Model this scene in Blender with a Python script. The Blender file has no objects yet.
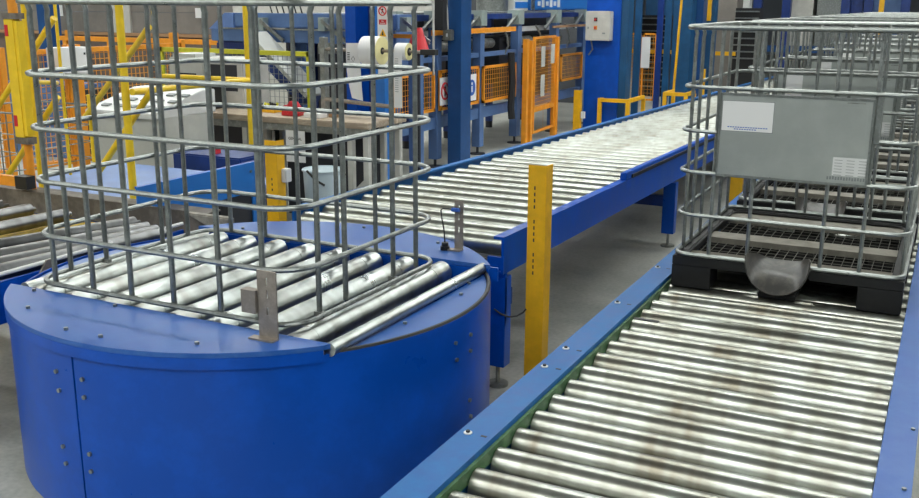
import bpy, bmesh, math, random
from mathutils import Vector, Matrix
random.seed(7)
sc = bpy.context.scene
COL = sc.collection
PI = math.pi
V = Vector

# ------------------------------------------------------------------ camera
CAM = V((0, 0, 1.72))
F_PX = 970.0
CR = V((0.8934331909559551, 0.44916208392778034, 0.0055277174234381644))
CU = V((-0.11517347696114875, 0.2171636950875726, 0.969316769555026))
CF = V((-0.4341799206584057, 0.8666564209059813, -0.24575281198695387))
cam_d = bpy.data.cameras.new('camera')
cam = bpy.data.objects.new('camera', cam_d); COL.objects.link(cam)
M3 = Matrix((CR, CU, -CF)).transposed()
cam.matrix_world = Matrix.Translation(CAM) @ M3.to_4x4()
cam_d.sensor_width = 36; cam_d.lens = F_PX / 919 * 36
cam_d.clip_end = 200; cam_d.clip_start = .05
sc.camera = cam

def ray(px, py):
    return (CR * (px - 459.5) - CU * (py - 249) + CF * F_PX)
def at_z(px, py, z):
    d = ray(px, py); t = (z - CAM.z) / d.z; return CAM + d * t
def at_y(px, py, y):
    d = ray(px, py); t = y / d.y; return CAM + d * t
def at_x(px, py, x):
    d = ray(px, py); t = x / d.x; return CAM + d * t

# ------------------------------------------------------------------ materials
def mat(name, col, rough=.5, metal=0.0, var=.0, scale=8, bump=0.0, rvar=0.0, col2=None, lo=.45, hi=.65,
        coat=0.0, stretch=(1, 1, 1), emit=None, es=0, spec=.5, alpha=None):
    m = bpy.data.materials.new(name); m.use_nodes = True
    nt = m.node_tree; b = nt.nodes['Principled BSDF']
    b.inputs['Base Color'].default_value = (*col, 1)
    b.inputs['Roughness'].default_value = rough
    b.inputs['Metallic'].default_value = metal
    b.inputs['Coat Weight'].default_value = coat
    b.inputs['Specular IOR Level'].default_value = spec
    if emit:
        b.inputs['Emission Color'].default_value = (*emit, 1); b.inputs['Emission Strength'].default_value = es
    if var or rvar or bump or col2:
        tc = nt.nodes.new('ShaderNodeTexCoord'); mp = nt.nodes.new('ShaderNodeMapping')
        mp.inputs['Scale'].default_value = stretch
        nt.links.new(tc.outputs['Object'], mp.inputs['Vector'])
        n = nt.nodes.new('ShaderNodeTexNoise'); n.inputs['Scale'].default_value = scale
        n.inputs['Detail'].default_value = 6; n.inputs['Roughness'].default_value = .65
        nt.links.new(mp.outputs['Vector'], n.inputs['Vector'])
        r = nt.nodes.new('ShaderNodeValToRGB')
        r.color_ramp.elements[0].position = lo; r.color_ramp.elements[1].position = hi
        c2 = col2 if col2 else tuple(min(1, c * (1 + var)) for c in col)
        c1 = col if col2 else tuple(c * (1 - var) for c in col)
        r.color_ramp.elements[0].color = (*c1, 1); r.color_ramp.elements[1].color = (*c2, 1)
        nt.links.new(n.outputs['Fac'], r.inputs['Fac'])
        nt.links.new(r.outputs['Color'], b.inputs['Base Color'])
        if rvar:
            mr = nt.nodes.new('ShaderNodeMapRange')
            mr.inputs['From Min'].default_value = .3; mr.inputs['From Max'].default_value = .7
            mr.inputs['To Min'].default_value = max(.05, rough - rvar); mr.inputs['To Max'].default_value = rough + rvar
            nt.links.new(n.outputs['Fac'], mr.inputs['Value']); nt.links.new(mr.outputs['Result'], b.inputs['Roughness'])
        if bump:
            bp = nt.nodes.new('ShaderNodeBump'); bp.inputs['Strength'].default_value = bump; bp.inputs['Distance'].default_value = .01
            nt.links.new(n.outputs['Fac'], bp.inputs['Height']); nt.links.new(bp.outputs['Normal'], b.inputs['Normal'])
    return m

M = {}
M['blue'] = mat('blue_paint', (.0012, .075, .46), .33, var=.10, scale=5, rvar=.06, spec=.35)
M['blue_worn'] = mat('worn_blue_paint', (.008, .085, .38), .40, col2=(.06, .16, .44), scale=9, rvar=.08, spec=.4, lo=.35, hi=.75)
M['blue_rail'] = mat('rail_blue_paint', (.004, .10, .36), .45, col2=(.012, .15, .42), scale=14, rvar=.08, spec=.3, lo=.35, hi=.7)
M['navy'] = mat('dark_blue_paint', (.006, .035, .20), .4, var=.15)
M['column_blue'] = mat('column_blue_paint', (.006, .065, .22), .45, var=.12, scale=3)
M['teal'] = mat('teal_blue_paint', (.006, .075, .19), .5, var=.15, scale=3)
M['frame_blue'] = mat('machine_blue_paint', (.085, .165, .36), .5, var=.12, scale=4)
M['lilac_blue'] = mat('lilac_sheen_blue', (.13, .23, .52), .42, var=.1, scale=6)  # ceiling sheen on the flat plates is put into this lilac tone
M['yellow'] = mat('yellow_paint', (.88, .47, .008), .45, var=.07, scale=10)
M['bright_yellow'] = mat('bright_yellow_paint', (.88, .60, .02), .4, var=.06, scale=10)
M['orange'] = mat('orange_paint', (.85, .32, .02), .5, var=.08, scale=8)
M['lime'] = mat('lime_yellow_paint', (.62, .60, .03), .5, var=.08)
M['galv'] = mat('galvanised_steel', (.30, .32, .31), .34, .85, var=.16, scale=30, rvar=.08)
M['galv_dark'] = mat('dull_galvanised_steel', (.30, .31, .29), .45, .7, var=.2, scale=20)
M['sheet'] = mat('zinc_sheet', (.46, .49, .47), .42, .75, var=.06, scale=4, rvar=.05)
M['bracket'] = mat('dusty_steel', (.33, .29, .25), .5, .6, var=.12, scale=30)
M['beam_steel'] = mat('grimy_steel', (.17, .15, .13), .6, .4, var=.3, scale=9)
M['black'] = mat('black_rubber', (.012, .012, .013), .5)
M['black_plastic'] = mat('black_plastic', (.006, .006, .007), .5, var=.3, scale=12)
M['dusty_plastic'] = mat('dusty_plastic', (.17, .155, .13), .6, col2=(.30, .28, .235), scale=14, lo=.3, hi=.7)
M['dark'] = mat('dark_metal', (.025, .027, .035), .6)  # one near-black tone for plates, feet, slots and recess backings
M['white'] = mat('white_paper', (.80, .80, .80), .6)
M['white_paint'] = mat('white_paint', (.72, .73, .72), .45, var=.04)
M['cream'] = mat('cream_paint', (.55, .54, .50), .5, var=.06)
M['grey_panel'] = mat('grey_cladding', (.22, .20, .18), .7, var=.12, scale=2)
M['pale_grey'] = mat('pale_grey_plastic', (.52, .53, .50), .5, var=.04)
M['red'] = mat('red_paint', (.60, .02, .03), .4)
M['core'] = mat('cream_paper', (.80, .72, .36), .6, var=.05)
M['wood'] = mat('worn_wood', (.34, .27, .20), .65, col2=(.52, .44, .34), scale=5, stretch=(1, 6, 6))
M['card'] = mat('cardboard', (.42, .24, .12), .7)
M['bin'] = mat('pale_blue_plastic', (.50, .60, .66), .5)
M['ink'] = mat('black_ink', (.02, .02, .02), .6)
M['blue_ink'] = mat('blue_ink', (.03, .12, .50), .6)
M['grey_ink'] = mat('grey_ink', (.25, .27, .27), .6)
M['grid_rib'] = mat('dusty_rib_plastic', (.10, .095, .08), .6)
M['pit_black'] = mat('matt_black_plastic', (.003, .003, .003), .95, spec=.1)
M['green'] = mat('green_rubber', (.05, .13, .055), .5, col2=(.12, .24, .10), scale=20)
M['yellow_dust'] = mat('rusty_yellow_plate', (.62, .43, .03), .7, col2=(.28, .17, .04), scale=26, bump=.6, lo=.4, hi=.72)
M['tank'] = mat('sky_blue_paint', (.02, .18, .60), .4)
M['housing'] = mat('lamp_housing', (.7, .7, .7), .5)
M['lamp'] = mat('fluorescent_diffuser', (1, 1, 1), .5, emit=(.97, 1.0, .95), es=7)

# worn bright roller steel: bands of polish and grime around the roller (local stretch along its axis)
def roller_mat(name, axis, base=(.56, .59, .55), grime=(.27, .25, .20), rough=.28, amount=(.42, .78)):
    m = bpy.data.materials.new(name); m.use_nodes = True
    nt = m.node_tree; b = nt.nodes['Principled BSDF']; b.inputs['Metallic'].default_value = .95
    tc = nt.nodes.new('ShaderNodeTexCoord'); oi = nt.nodes.new('ShaderNodeObjectInfo')
    def noise(sc_, stretch, det=5):
        mp = nt.nodes.new('ShaderNodeMapping'); mp.inputs['Scale'].default_value = stretch
        nt.links.new(tc.outputs['Object'], mp.inputs['Vector'])
        off = nt.nodes.new('ShaderNodeMath'); off.operation = 'MULTIPLY'; off.inputs[1].default_value = .9
        nt.links.new(oi.outputs['Random'], off.inputs[0]); nt.links.new(off.outputs[0], mp.inputs['Location'])
        n = nt.nodes.new('ShaderNodeTexNoise'); n.inputs['Scale'].default_value = sc_; n.inputs['Detail'].default_value = det
        nt.links.new(mp.outputs['Vector'], n.inputs['Vector']); return n
    s1 = (5, 1.0, 1.0) if axis == 'x' else (1.0, 5, 1.0)
    s2 = (17, .6, .6) if axis == 'x' else (.6, 17, .6)
    a = noise(1.6, s1, 2); c = noise(1.5, s2, 1)
    mx = nt.nodes.new('ShaderNodeMath'); mx.operation = 'MULTIPLY_ADD'; mx.inputs[1].default_value = .3
    nt.links.new(c.outputs['Fac'], mx.inputs[0])
    sb = nt.nodes.new('ShaderNodeMath'); sb.operation = 'MULTIPLY'; sb.inputs[1].default_value = .85
    nt.links.new(a.outputs['Fac'], sb.inputs[0]); nt.links.new(sb.outputs[0], mx.inputs[2])
    r = nt.nodes.new('ShaderNodeValToRGB')
    r.color_ramp.elements[0].position = amount[0]; r.color_ramp.elements[1].position = amount[1]
    r.color_ramp.elements[0].color = (*base, 1); r.color_ramp.elements[1].color = (*grime, 1)
    nt.links.new(mx.outputs[0], r.inputs['Fac']); nt.links.new(r.outputs['Color'], b.inputs['Base Color'])
    mr = nt.nodes.new('ShaderNodeMapRange')
    mr.inputs['From Min'].default_value = .35; mr.inputs['From Max'].default_value = .75
    mr.inputs['To Min'].default_value = rough; mr.inputs['To Max'].default_value = rough + .05
    nt.links.new(mx.outputs[0], mr.inputs['Value']); nt.links.new(mr.outputs['Result'], b.inputs['Roughness'])
    return m
M['roller_x'] = roller_mat('worn_roller_steel', 'x')
M['roller_mid'] = roller_mat('bright_roller_steel', 'x', base=(.50, .53, .49), grime=(.27, .25, .20), rough=.28, amount=(.42, .85))
M['roller_y'] = roller_mat('polished_roller_steel', 'y', base=(.50, .54, .53), grime=(.27, .27, .25), rough=.27, amount=(.42, .80))
M['roller_old'] = roller_mat('dull_roller_steel', 'y', base=(.23, .235, .24), grime=(.10, .10, .10), rough=.33)

def floor_mat():
    m = bpy.data.materials.new('concrete_floor'); m.use_nodes = True
    nt = m.node_tree; b = nt.nodes['Principled BSDF']; b.inputs['Roughness'].default_value = .45
    tc = nt.nodes.new('ShaderNodeTexCoord')
    n1 = nt.nodes.new('ShaderNodeTexNoise'); n1.inputs['Scale'].default_value = 1.6; n1.inputs['Detail'].default_value = 8; n1.inputs['Roughness'].default_value = .7
    n2 = nt.nodes.new('ShaderNodeTexNoise'); n2.inputs['Scale'].default_value = 45; n2.inputs['Detail'].default_value = 4
    nt.links.new(tc.outputs['Object'], n1.inputs['Vector']); nt.links.new(tc.outputs['Object'], n2.inputs['Vector'])
    mx = nt.nodes.new('ShaderNodeMath'); mx.operation = 'MULTIPLY_ADD'; mx.inputs[1].default_value = .35
    nt.links.new(n2.outputs['Fac'], mx.inputs[0]); nt.links.new(n1.outputs['Fac'], mx.inputs[2])
    r = nt.nodes.new('ShaderNodeValToRGB')
    r.color_ramp.elements[0].position = .45; r.color_ramp.elements[1].position = .9
    r.color_ramp.elements[0].color = (.24, .25, .23, 1); r.color_ramp.elements[1].color = (.54, .54, .50, 1)
    nt.links.new(mx.outputs[0], r.inputs['Fac']); nt.links.new(r.outputs['Color'], b.inputs['Base Color'])
    mr = nt.nodes.new('ShaderNodeMapRange'); mr.inputs['To Min'].default_value = .3; mr.inputs['To Max'].default_value = .6
    nt.links.new(n1.outputs['Fac'], mr.inputs['Value']); nt.links.new(mr.outputs['Result'], b.inputs['Roughness'])
    return m
M['floor'] = floor_mat()

def mesh_mat(name, col):
    return mat(name, col, .5)
M['wire_orange'] = mesh_mat('orange_wire', (.75, .33, .04))

# ------------------------------------------------------------------ mesh builder
ORG = {}
class MB:
    def __init__(s): s.bm = bmesh.new()
    def box(s, c, size, rot=None):
        m = Matrix.Translation(V(c))
        if rot is not None: m = m @ (rot.to_4x4() if isinstance(rot, Matrix) else Matrix.Rotation(rot, 4, 'Z'))
        m = m @ Matrix.Diagonal((*size, 1))
        bmesh.ops.create_cube(s.bm, size=1, matrix=m); return s
    def span(s, a, b):
        a, b = V(a), V(b); return s.box((a + b) / 2, [max(abs(q), 1e-4) for q in (b - a)])
    def cyl(s, a, b, r, seg=12, r2=None, caps=True):
        a, b = V(a), V(b); d = b - a
        q = V((0, 0, 1)).rotation_difference(d.normalized()).to_matrix().to_4x4()
        m = Matrix.Translation((a + b) / 2) @ q
        bmesh.ops.create_cone(s.bm, cap_ends=caps, segments=seg, radius1=r, radius2=r if r2 is None else r2, depth=d.length, matrix=m)
        return s
    def bar(s, a, b, w, h, up=(0, 0, 1)):
        a, b = V(a), V(b); d = (b - a); x = d.normalized(); up = V(up)
        if abs(x.dot(up)) > .98: up = V((0, 1, 0))
        y = up.cross(x).normalized(); z = x.cross(y)
        R = Matrix((x, y, z)).transposed().to_4x4()
        m = Matrix.Translation((a + b) / 2) @ R @ Matrix.Diagonal((d.length, w, h, 1))
        bmesh.ops.create_cube(s.bm, size=1, matrix=m); return s
    def tube(s, pts, r, seg=8, closed=False):
        pts = [V(p) for p in pts]; n = len(pts); rings = []
        prev = None
        for i, p in enumerate(pts):
            if closed: t = (pts[(i + 1) % n] - pts[i - 1]).normalized()
            else: t = (pts[min(i + 1, n - 1)] - pts[max(i - 1, 0)]).normalized()
            if prev is None:
                ref = V((0, 0, 1)) if abs(t.z) < .9 else V((1, 0, 0))
                u = ref.cross(t).normalized()
            else:
                u = (prev - t * prev.dot(t)).normalized()
            prev = u; w = t.cross(u)
            rings.append([s.bm.verts.new(p + (u * math.cos(a) + w * math.sin(a)) * r) for a in [2 * PI * k / seg for k in range(seg)]])
        m = n if closed else n - 1
        for i in range(m):
            A, B = rings[i], rings[(i + 1) % n]
            for k in range(seg):
                s.bm.faces.new((A[k], A[(k + 1) % seg], B[(k + 1) % seg], B[k]))
        if not closed:
            s.bm.faces.new(list(reversed(rings[0]))); s.bm.faces.new(rings[-1])
        return s
    def prism(s, poly, z0, z1, axis='z'):
        f = (lambda a, b, z: (a, b, z)) if axis == 'z' else ((lambda a, b, z: (a, z, b)) if axis == 'y' else (lambda a, b, z: (z, a, b)))
        A = [s.bm.verts.new(f(a, b, z0)) for a, b in poly]; B = [s.bm.verts.new(f(a, b, z1)) for a, b in poly]
        s.bm.faces.new(A); s.bm.faces.new(list(reversed(B)))
        n = len(poly)
        for i in range(n): s.bm.faces.new((A[i], B[i], B[(i + 1) % n], A[(i + 1) % n]))
        return s
    def build(s, name, m, parent=None, label=None, bevel=0, angle=35, kind=None):
        bmesh.ops.recalc_face_normals(s.bm, faces=s.bm.faces)
        if bevel:
            es = [e for e in s.bm.edges if e.is_manifold and len(e.link_faces) == 2 and e.calc_face_angle(0) > math.radians(40)]
            try: bmesh.ops.bevel(s.bm, geom=es, offset=bevel, segments=2, affect='EDGES', clamp_overlap=True)
            except Exception: pass
        me = bpy.data.meshes.new(name); 
        if parent is not None:
            s.bm.transform(ORG[parent.name].inverted())
        s.bm.to_mesh(me); s.bm.free()
        for p in me.polygons: p.use_smooth = True
        me.set_sharp_from_angle(angle=math.radians(angle))
        me.materials.append(m if not isinstance(m, str) else M[m])
        o = bpy.data.objects.new(name, me); COL.objects.link(o)
        if parent is not None:
            o.parent = parent; ORG[o.name] = ORG[parent.name]
        else: ORG[o.name] = Matrix.Identity(4)
        if label: o['label'] = label
        if kind: o['kind'] = kind
        return o

def thing(name, label, cat, loc=(0, 0, 0), rot=(0, 0, 0), group=None):
    o = bpy.data.objects.new(name, None); COL.objects.link(o)
    o.location = loc; o.rotation_euler = rot; o.empty_display_size = .1
    o['label'] = label; o['category'] = cat
    if group: o['group'] = group
    from mathutils import Euler
    ORG[o.name] = Matrix.Translation(V(loc)) @ Euler(rot).to_matrix().to_4x4()
    return o
def tag(o, label, cat, group=None):
    o['label'] = label; o['category'] = cat
    if group: o['group'] = group
    return o
def struct(o): o['kind'] = 'structure'; return o
def dup(o, loc=None, dz=None, parent=None):
    c = o.copy(); COL.objects.link(c)
    if parent is not None: c.parent = parent
    ORG[c.name] = ORG[o.name]
    for ch in list(o.children): dup(ch, parent=c)
    if loc is not None: c.location = loc
    return c
def text(name, body, size, loc, xdir, ydir, m, parent, align='CENTER', ext=.0006):
    cu = bpy.data.curves.new(name, 'FONT'); cu.body = body; cu.size = size; cu.extrude = ext
    cu.align_x = align; cu.align_y = 'CENTER'
    t = bpy.data.objects.new('t', cu); COL.objects.link(t)
    bpy.context.view_layer.update()
    me = bpy.data.meshes.new_from_object(t.evaluated_get(bpy.context.evaluated_depsgraph_get()))
    bpy.data.objects.remove(t)
    x, y = V(xdir).normalized(), V(ydir).normalized(); z = x.cross(y)
    mm = Matrix.Translation(V(loc)) @ Matrix((x, y, z)).transposed().to_4x4()
    me.transform(ORG[parent.name].inverted() @ mm)
    me.materials.clear(); me.materials.append(M[m])
    o = bpy.data.objects.new(name, me); COL.objects.link(o); o.parent = parent; ORG[o.name] = ORG[parent.name]
    return o

# ------------------------------------------------------------------ building shell
X0, X1, Y0, Y1, H = -19, 9, -8, 36, 6.4
struct(MB().span((X0, Y0, -.2), (X1, Y1, 0)).build('floor', 'floor'))
wallm = mat('painted_wall', (.16, .18, .21), .8, var=.1, scale=1)
ceilm = mat('ceiling_sheet', (.16, .17, .17), .8, var=.05, scale=1)
struct(MB().span((X0, Y0, H), (X1, Y1, H + .2)).build('ceiling', ceilm))
struct(MB().span((X0 - .2, Y0, 0), (X0, Y1, H)).build('wall_left', wallm))
struct(MB().span((X1, Y0, 0), (X1 + .2, Y1, H)).build('wall_right', wallm))
struct(MB().span((X0, Y1, 0), (X1, Y1 + .2, H)).build('wall_back', wallm))
struct(MB().span((X0, Y0 - .2, 0), (X1, Y0, H)).build('wall_front', wallm))

# ceiling lights: continuous rows of battens hung across the hall
lt = None
rx, hw_ = -5.0, 13.4
for ry in (-4.2, -.9, 6.6, 10, 13.6, 18):
    lab = 'long unbroken row of white fluorescent light trunking hung below the hall ceiling'
    if lt is None:
        lt = thing('ceiling_light', lab, 'ceiling light', (rx, ry, 5.2), group='rows of fluorescent trunking below the ceiling')
        MB().span((rx - hw_, ry - .24, 5.2), (rx + hw_, ry + .24, 5.28)).build('housing', 'housing', lt)
        for k in range(7):
            x = rx - 12 + 4 * k; MB().cyl((x, ry, 5.28), (x, ry, H), .008).build('hanger', 'galv', lt)
        MB().span((rx - hw_ + .01, ry - .22, 5.15), (rx + hw_ - .01, ry + .22, 5.199)).build('diffuser', 'lamp', lt)
    else:
        dup(lt, loc=(rx, ry, 5.2))

# ------------------------------------------------------------------ right conveyor
ZR = .50; RR = .049; PITCH = .1445
def right_conveyor():
    y0, y1 = .6, 22
    t = thing('roller_conveyor', 'long roller conveyor in the right foreground carrying the row of cage containers', 'roller conveyor', (-.54, 0, 0))
    # left rail: wide flat blue plate on a channel
    l = MB()
    l.prism([(-1.15, ZR + .03), (-1.15, ZR - .14), (-1.135, ZR - .14), (-1.135, ZR + .018), (-1.058, ZR + .018), (-1.058, ZR - .14), (-1.045, ZR - .14), (-1.045, ZR + .03)], y0, y1, 'y')
    rl = l.build('side_rail', 'blue_rail', t, 'worn mid blue flat topped left rail')
    MB().span((-1.0445, y0, ZR - .03), (-1.034, y1, ZR + .012)).build('guide_strip', 'green', t, 'dull green strip along the inside of the left rail')
    MB().prism([(-.06, ZR + .03), (-.06, ZR - .14), (-.048, ZR - .14), (-.048, ZR + .018), (.015, ZR + .018), (.015, ZR - .14), (.028, ZR - .14), (.028, ZR + .03)], y0, y1, 'y').build('side_rail', 'blue_worn', t)
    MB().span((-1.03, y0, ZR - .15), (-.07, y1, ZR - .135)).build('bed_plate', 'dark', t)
    for px, py in [(468, 433), (544.5, 366.6), (565.9, 348.5), (617.4, 302.8), (657.7, 267.5)]:
        p = at_z(px, py, ZR + .03)
        w = MB().cyl((p.x, p.y, ZR + .03), (p.x, p.y, ZR + .033), .0125, 16).build('washer', 'white_paint', t)
        MB().cyl((p.x, p.y, ZR + .033), (p.x, p.y, ZR + .039), .006, 6).build('bolt_head', 'dark', w)
        MB().box((p.x + .05, p.y + .0, ZR + .0305), (.018, .009, .001)).build('slot', 'dark', t)
    for px, py in [(913, 430), (904, 490)]:
        p = at_z(px, py, ZR + .03)
        MB().cyl((p.x, p.y, ZR + .03), (p.x, p.y, ZR + .036), .006, 8).build('bolt', 'galv', t)
    for k, y in enumerate([.9, 3.1, 5.6, 8.2, 11, 14, 17, 20]):
        for x in (-1.1, -.016):
            g = MB().span((x - .03, y - .04, .03), (x + .03, y + .04, ZR - .14)).build('leg', 'blue', t)
            MB().cyl((x, y, 0), (x, y, .012), .05, 16).cyl((x, y, .012), (x, y, .03), .01, 8).build('foot', 'galv_dark', g)
    # rollers
    ys = []
    y = 2.162 - PITCH * 9
    while y < y1 - .1: ys.append(y); y += PITCH
    far = MB(); first = None
    for i, y in enumerate(ys):
        if i < 96:
            if first is None:
                b = MB().cyl((-1.030, y, ZR - RR), (-.064, y, ZR - RR), RR, 28).cyl((-1.044, y, ZR - RR), (-.06, y, ZR - RR), .012, 8)
                first = b.build('roller', 'roller_x', t); fy = y
            else:
                c = first.copy(); COL.objects.link(c); c.parent = t; c.location = (random.uniform(-.001, .001), y - fy, 0)
                ORG[c.name] = ORG[t.name]
        else: far.cyl((-1.030, y, ZR - RR), (-.064, y, ZR - RR), RR, 14)
    far.build('far_rollers', 'roller_x', t, kind='stuff')
    # small black sensor strip on a roller gap near the left rail
    p = at_z(639, 318, ZR + .004)
    MB().box((p.x + .03, p.y, ZR - .004), (.10, .022, .012)).build('sensor_strip', 'black', t, 'small black sensor strip lying between rollers')
right_conveyor()

# ------------------------------------------------------------------ cage helpers
def ring_pts(x0, x1, y0, y1, z, r, n=5):
    P = []
    for cx, cy, a0 in ((x1 - r, y0 + r, -90), (x1 - r, y1 - r, 0), (x0 + r, y1 - r, 90), (x0 + r, y0 + r, 180)):
        for k in range(n + 1):
            a = math.radians(a0 + 90 * k / n); P.append((cx + r * math.cos(a), cy + r * math.sin(a), z))
    return P
def partial(P, keep):
    return [p for p in P if keep(p)]

def cage_vertical(x, y, z0, z1, r, parent, nx, ny, mname='galv'):
    """upright tube, flattened and bent outwards at the top where it meets the top ring"""
    b = MB()
    b.tube([(x, y, z0), (x, y, z1 - .05), (x - nx * .003, y - ny * .003, z1 - .03), (x + nx * .006, y + ny * .006, z1 - .004)], r, 8)
    return b.build('upright_tube', mname, parent)

# ------------------------------------------------------------------ wire cage standing on turntable
ZT = .69
def left_cage():
    x0, x1, y0, y1 = -2.965, -1.773, 2.385, 3.365
    zb, zt = ZT + .024, 1.718
    t = thing('wire_cage', 'tall empty galvanised tube cage without a pallet standing on the blue turntable', 'wire cage', ((x0 + x1) / 2, (y0 + y1) / 2, ZT))
    r = .0095
    for z in (.893, 1.093, 1.282, 1.472):
        MB().tube(ring_pts(x0, x1, y0, y1, z, .13, 6), r, 8, closed=True).build('hoop_tube', 'galv', t)
    MB().tube(ring_pts(x0 - .004, x1 + .004, y0 - .004, y1 + .004, zt, .13, 6), .0105, 10, closed=True).build('top_rim_tube', 'galv', t)
    MB().tube(ring_pts(x0, x1, y0, y1, zb, .11, 6), r, 8, closed=True).build('bottom_rim_tube', 'galv', t)
    o = .016
    for x in (-2.862, -2.672, -2.488, -2.294, -2.09, -1.91): cage_vertical(x, y0 + o, zb, zt, .0098, t, 0, -1)
    for x in (-2.83, -2.64, -2.455, -2.258, -2.068): cage_vertical(x, y1 - o, zb, zt, .0098, t, 0, 1)
    for y in (2.56, 2.72, 3.045, 3.22): cage_vertical(x1 - .032, y, zb, zt, .0098, t, 1, 0)
    for y in (2.55, 2.728, 3.043, 3.20): cage_vertical(x0 + o, y, zb, zt, .0098, t, -1, 0)
    # flattened feet with small rubber stubs
    for x, y in ((-2.862, y0 + o), (-2.488, y0 + o), (-2.09, y0 + o), (x1 - .032, 2.56), (x1 - .032, 3.045), (x0 + o, 2.728)):
        MB().box((x, y, zb - .004), (.03, .022, .014)).build('foot_tab', 'galv_dark', t)
left_cage()

# ------------------------------------------------------------------ turntable
TC = V((-2.34, 2.925)); TR = .914
def arc(a0, a1, r, n=40):
    return [(TC.x + r * math.cos(math.radians(a0 + (a1 - a0) * k / n)), TC.y + r * math.sin(math.radians(a0 + (a1 - a0) * k / n))) for k in range(n + 1)]
def cyl_hit(px, py, r):
    d = ray(px, py).normalized(); o = CAM
    a = d.x ** 2 + d.y ** 2; b = 2 * (d.x * (o.x - TC.x) + d.y * (o.y - TC.y)); c = (o.x - TC.x) ** 2 + (o.y - TC.y) ** 2 - r * r
    D = b * b - 4 * a * c
    if D < 0: return None
    return o + d * ((-b - math.sqrt(D)) / (2 * a))
def turntable():
    t = thing('conveyor_turntable', 'big round blue skirted turntable with steel rollers in the left foreground', 'turntable', (TC.x, TC.y, 0))
    yF, yB = 2.365, 3.425      # chords where the rollers end
    # skirt panels (curved sheet), two sheets with a seam
    def skirt(a0, a1, z0, z1, r=TR - .008, th=.006):
        b = MB(); n = max(4, int(abs(a1 - a0) / 3))
        A = arc(a0, a1, r, n); B = arc(a1, a0, r - th, n)
        b.prism(A + B, z0, z1); return b
    hit = cyl_hit(78, 440, TR); aS = math.degrees(math.atan2(hit.y - TC.y, hit.x - TC.x)) % 360
    aR = 360 + 27
    skirt(aS + .25, aR, .06, ZT - .03).build('skirt_panel', 'blue', t)
    skirt(150, aS - .25, .06, ZT - .03).build('skirt_panel', 'blue', t)
    skirt(30, 147, .06, ZT - .03).build('skirt_panel', 'blue', t)
    # front top plate: circular segment
    def segplate(y, lower, r, z0, z1, xlim=None):
        s = (y - TC.y) / r; a = math.degrees(math.asin(s))
        if lower: P = arc(180 - a, 360 + a, r, 48)
        else: P = arc(a, 180 - a, r, 48)
        if xlim is not None:
            P = [p for p in P if p[0] < xlim]
        return P
    P = segplate(yF, True, TR, 0, 0, -1.625); P.append((-1.625, yF))
    MB().prism(P, ZT - .012, ZT + .004).build('top_plate', 'blue_worn', t, 'scratched front top plate', bevel=.001)
    # rim band below the plate
    b = MB(); ae = math.degrees(math.atan2(P[-2][1] - TC.y, P[-2][0] - TC.x)) % 360; a_s = 180 + math.degrees(math.asin((TC.y - yF) / TR))
    b.prism(arc(a_s, ae, TR, 40) + arc(ae, a_s, TR - .006, 40), ZT - .05, ZT - .012); b.build('rim_band', 'blue', t)
    Pb = segplate(yB + .01, False, TR, 0, 0)
    MB().prism(Pb, ZT - .012, ZT + .004).build('top_plate', 'blue_worn', t)
    a1 = math.degrees(math.asin((yB + .01 - TC.y) / TR))
    MB().prism(arc(a1, 180 - a1, TR, 30) + arc(180 - a1, a1, TR - .006, 30), ZT - .06, ZT - .012).build('rim_band', 'blue', t)
    # right hand recessed segment beyond the edge pipe
    xq = -1.59; rr = TR - .026
    aq = math.degrees(math.acos((xq - .02 - TC.x) / rr))
    MB().prism(arc(-aq, aq * .98, rr, 30), ZT - .055, ZT - .036).build('side_plate', 'blue_worn', t, 'recessed side plate right of the edge pipe')
    gap_pts = [(x, y, ZT - .030) for x, y in arc(-aq - 2, aq, TR - .017, 30)]
    MB().tube(gap_pts, .0085, 6).build('gap_shade', 'black', t, 'black strip standing in for the dark gap around the side plate')  # black tube added as the shade in the gap around the plate
    # left hand segment
    xl = -2.99; al = math.degrees(math.acos((xl - TC.x) / rr))
    MB().prism(arc(al, 360 - al, rr, 24), ZT - .055, ZT - .036).build('side_plate', 'lilac_blue', t)
    # bed pan & chain box under rollers
    MB().span((-2.96, yF + .03, ZT - .2), (-1.68, yB - .03, ZT - .17)).build('bed_plate', 'navy', t)
    MB().span((-2.98, yF, ZT - .17), (-1.70, yF + .012, ZT - .013)).build('cross_beam', 'navy', t)
    MB().span((-2.98, yB - .0, ZT - .17), (-1.64, yB + .012, ZT - .013)).build('cross_beam', 'blue', t)
    MB().span((-1.62, yB + .012, ZT - .06), (-1.55, yB + .022, ZT - .004)).build('corner_bracket', 'blue', t)
    # rollers along Y
    zc = ZT - .041
    xs = [-1.785 - .1645 * k for k in range(8)]
    first = None
    for i, x in enumerate(xs):
        if first is None:
            b = MB(); b.cyl((x, yF + .004, zc), (x, yB - .02, zc), .045, 32)
            b.cyl((x, yF + .10, zc), (x, yF + .112, zc), .0462, 32).cyl((x, yB - .14, zc), (x, yB - .128, zc), .0462, 32)
            first = b.build('roller', 'roller_y', t); fx = x
            h = MB().cyl((x, yF + .0, zc), (x, yF + .005, zc), .036, 20).build('end_cap', 'black', first)
        else:
            c = dup(first, parent=t); c.location = (x - fx, 0, 0)
    # thin edge pipes
    MB().cyl((-1.632, yF - .005, ZT - .016), (-1.622, yB + .03, ZT - .016), .022, 24).build('edge_pipe', 'roller_y', t, 'thin steel pipe along the right edge of the rollers')
    MB().cyl((-3.025, yF + .03, ZT - .022), (-3.025, yB - .03, ZT - .022), .026, 24).build('edge_pipe', 'roller_y', t)
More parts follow.
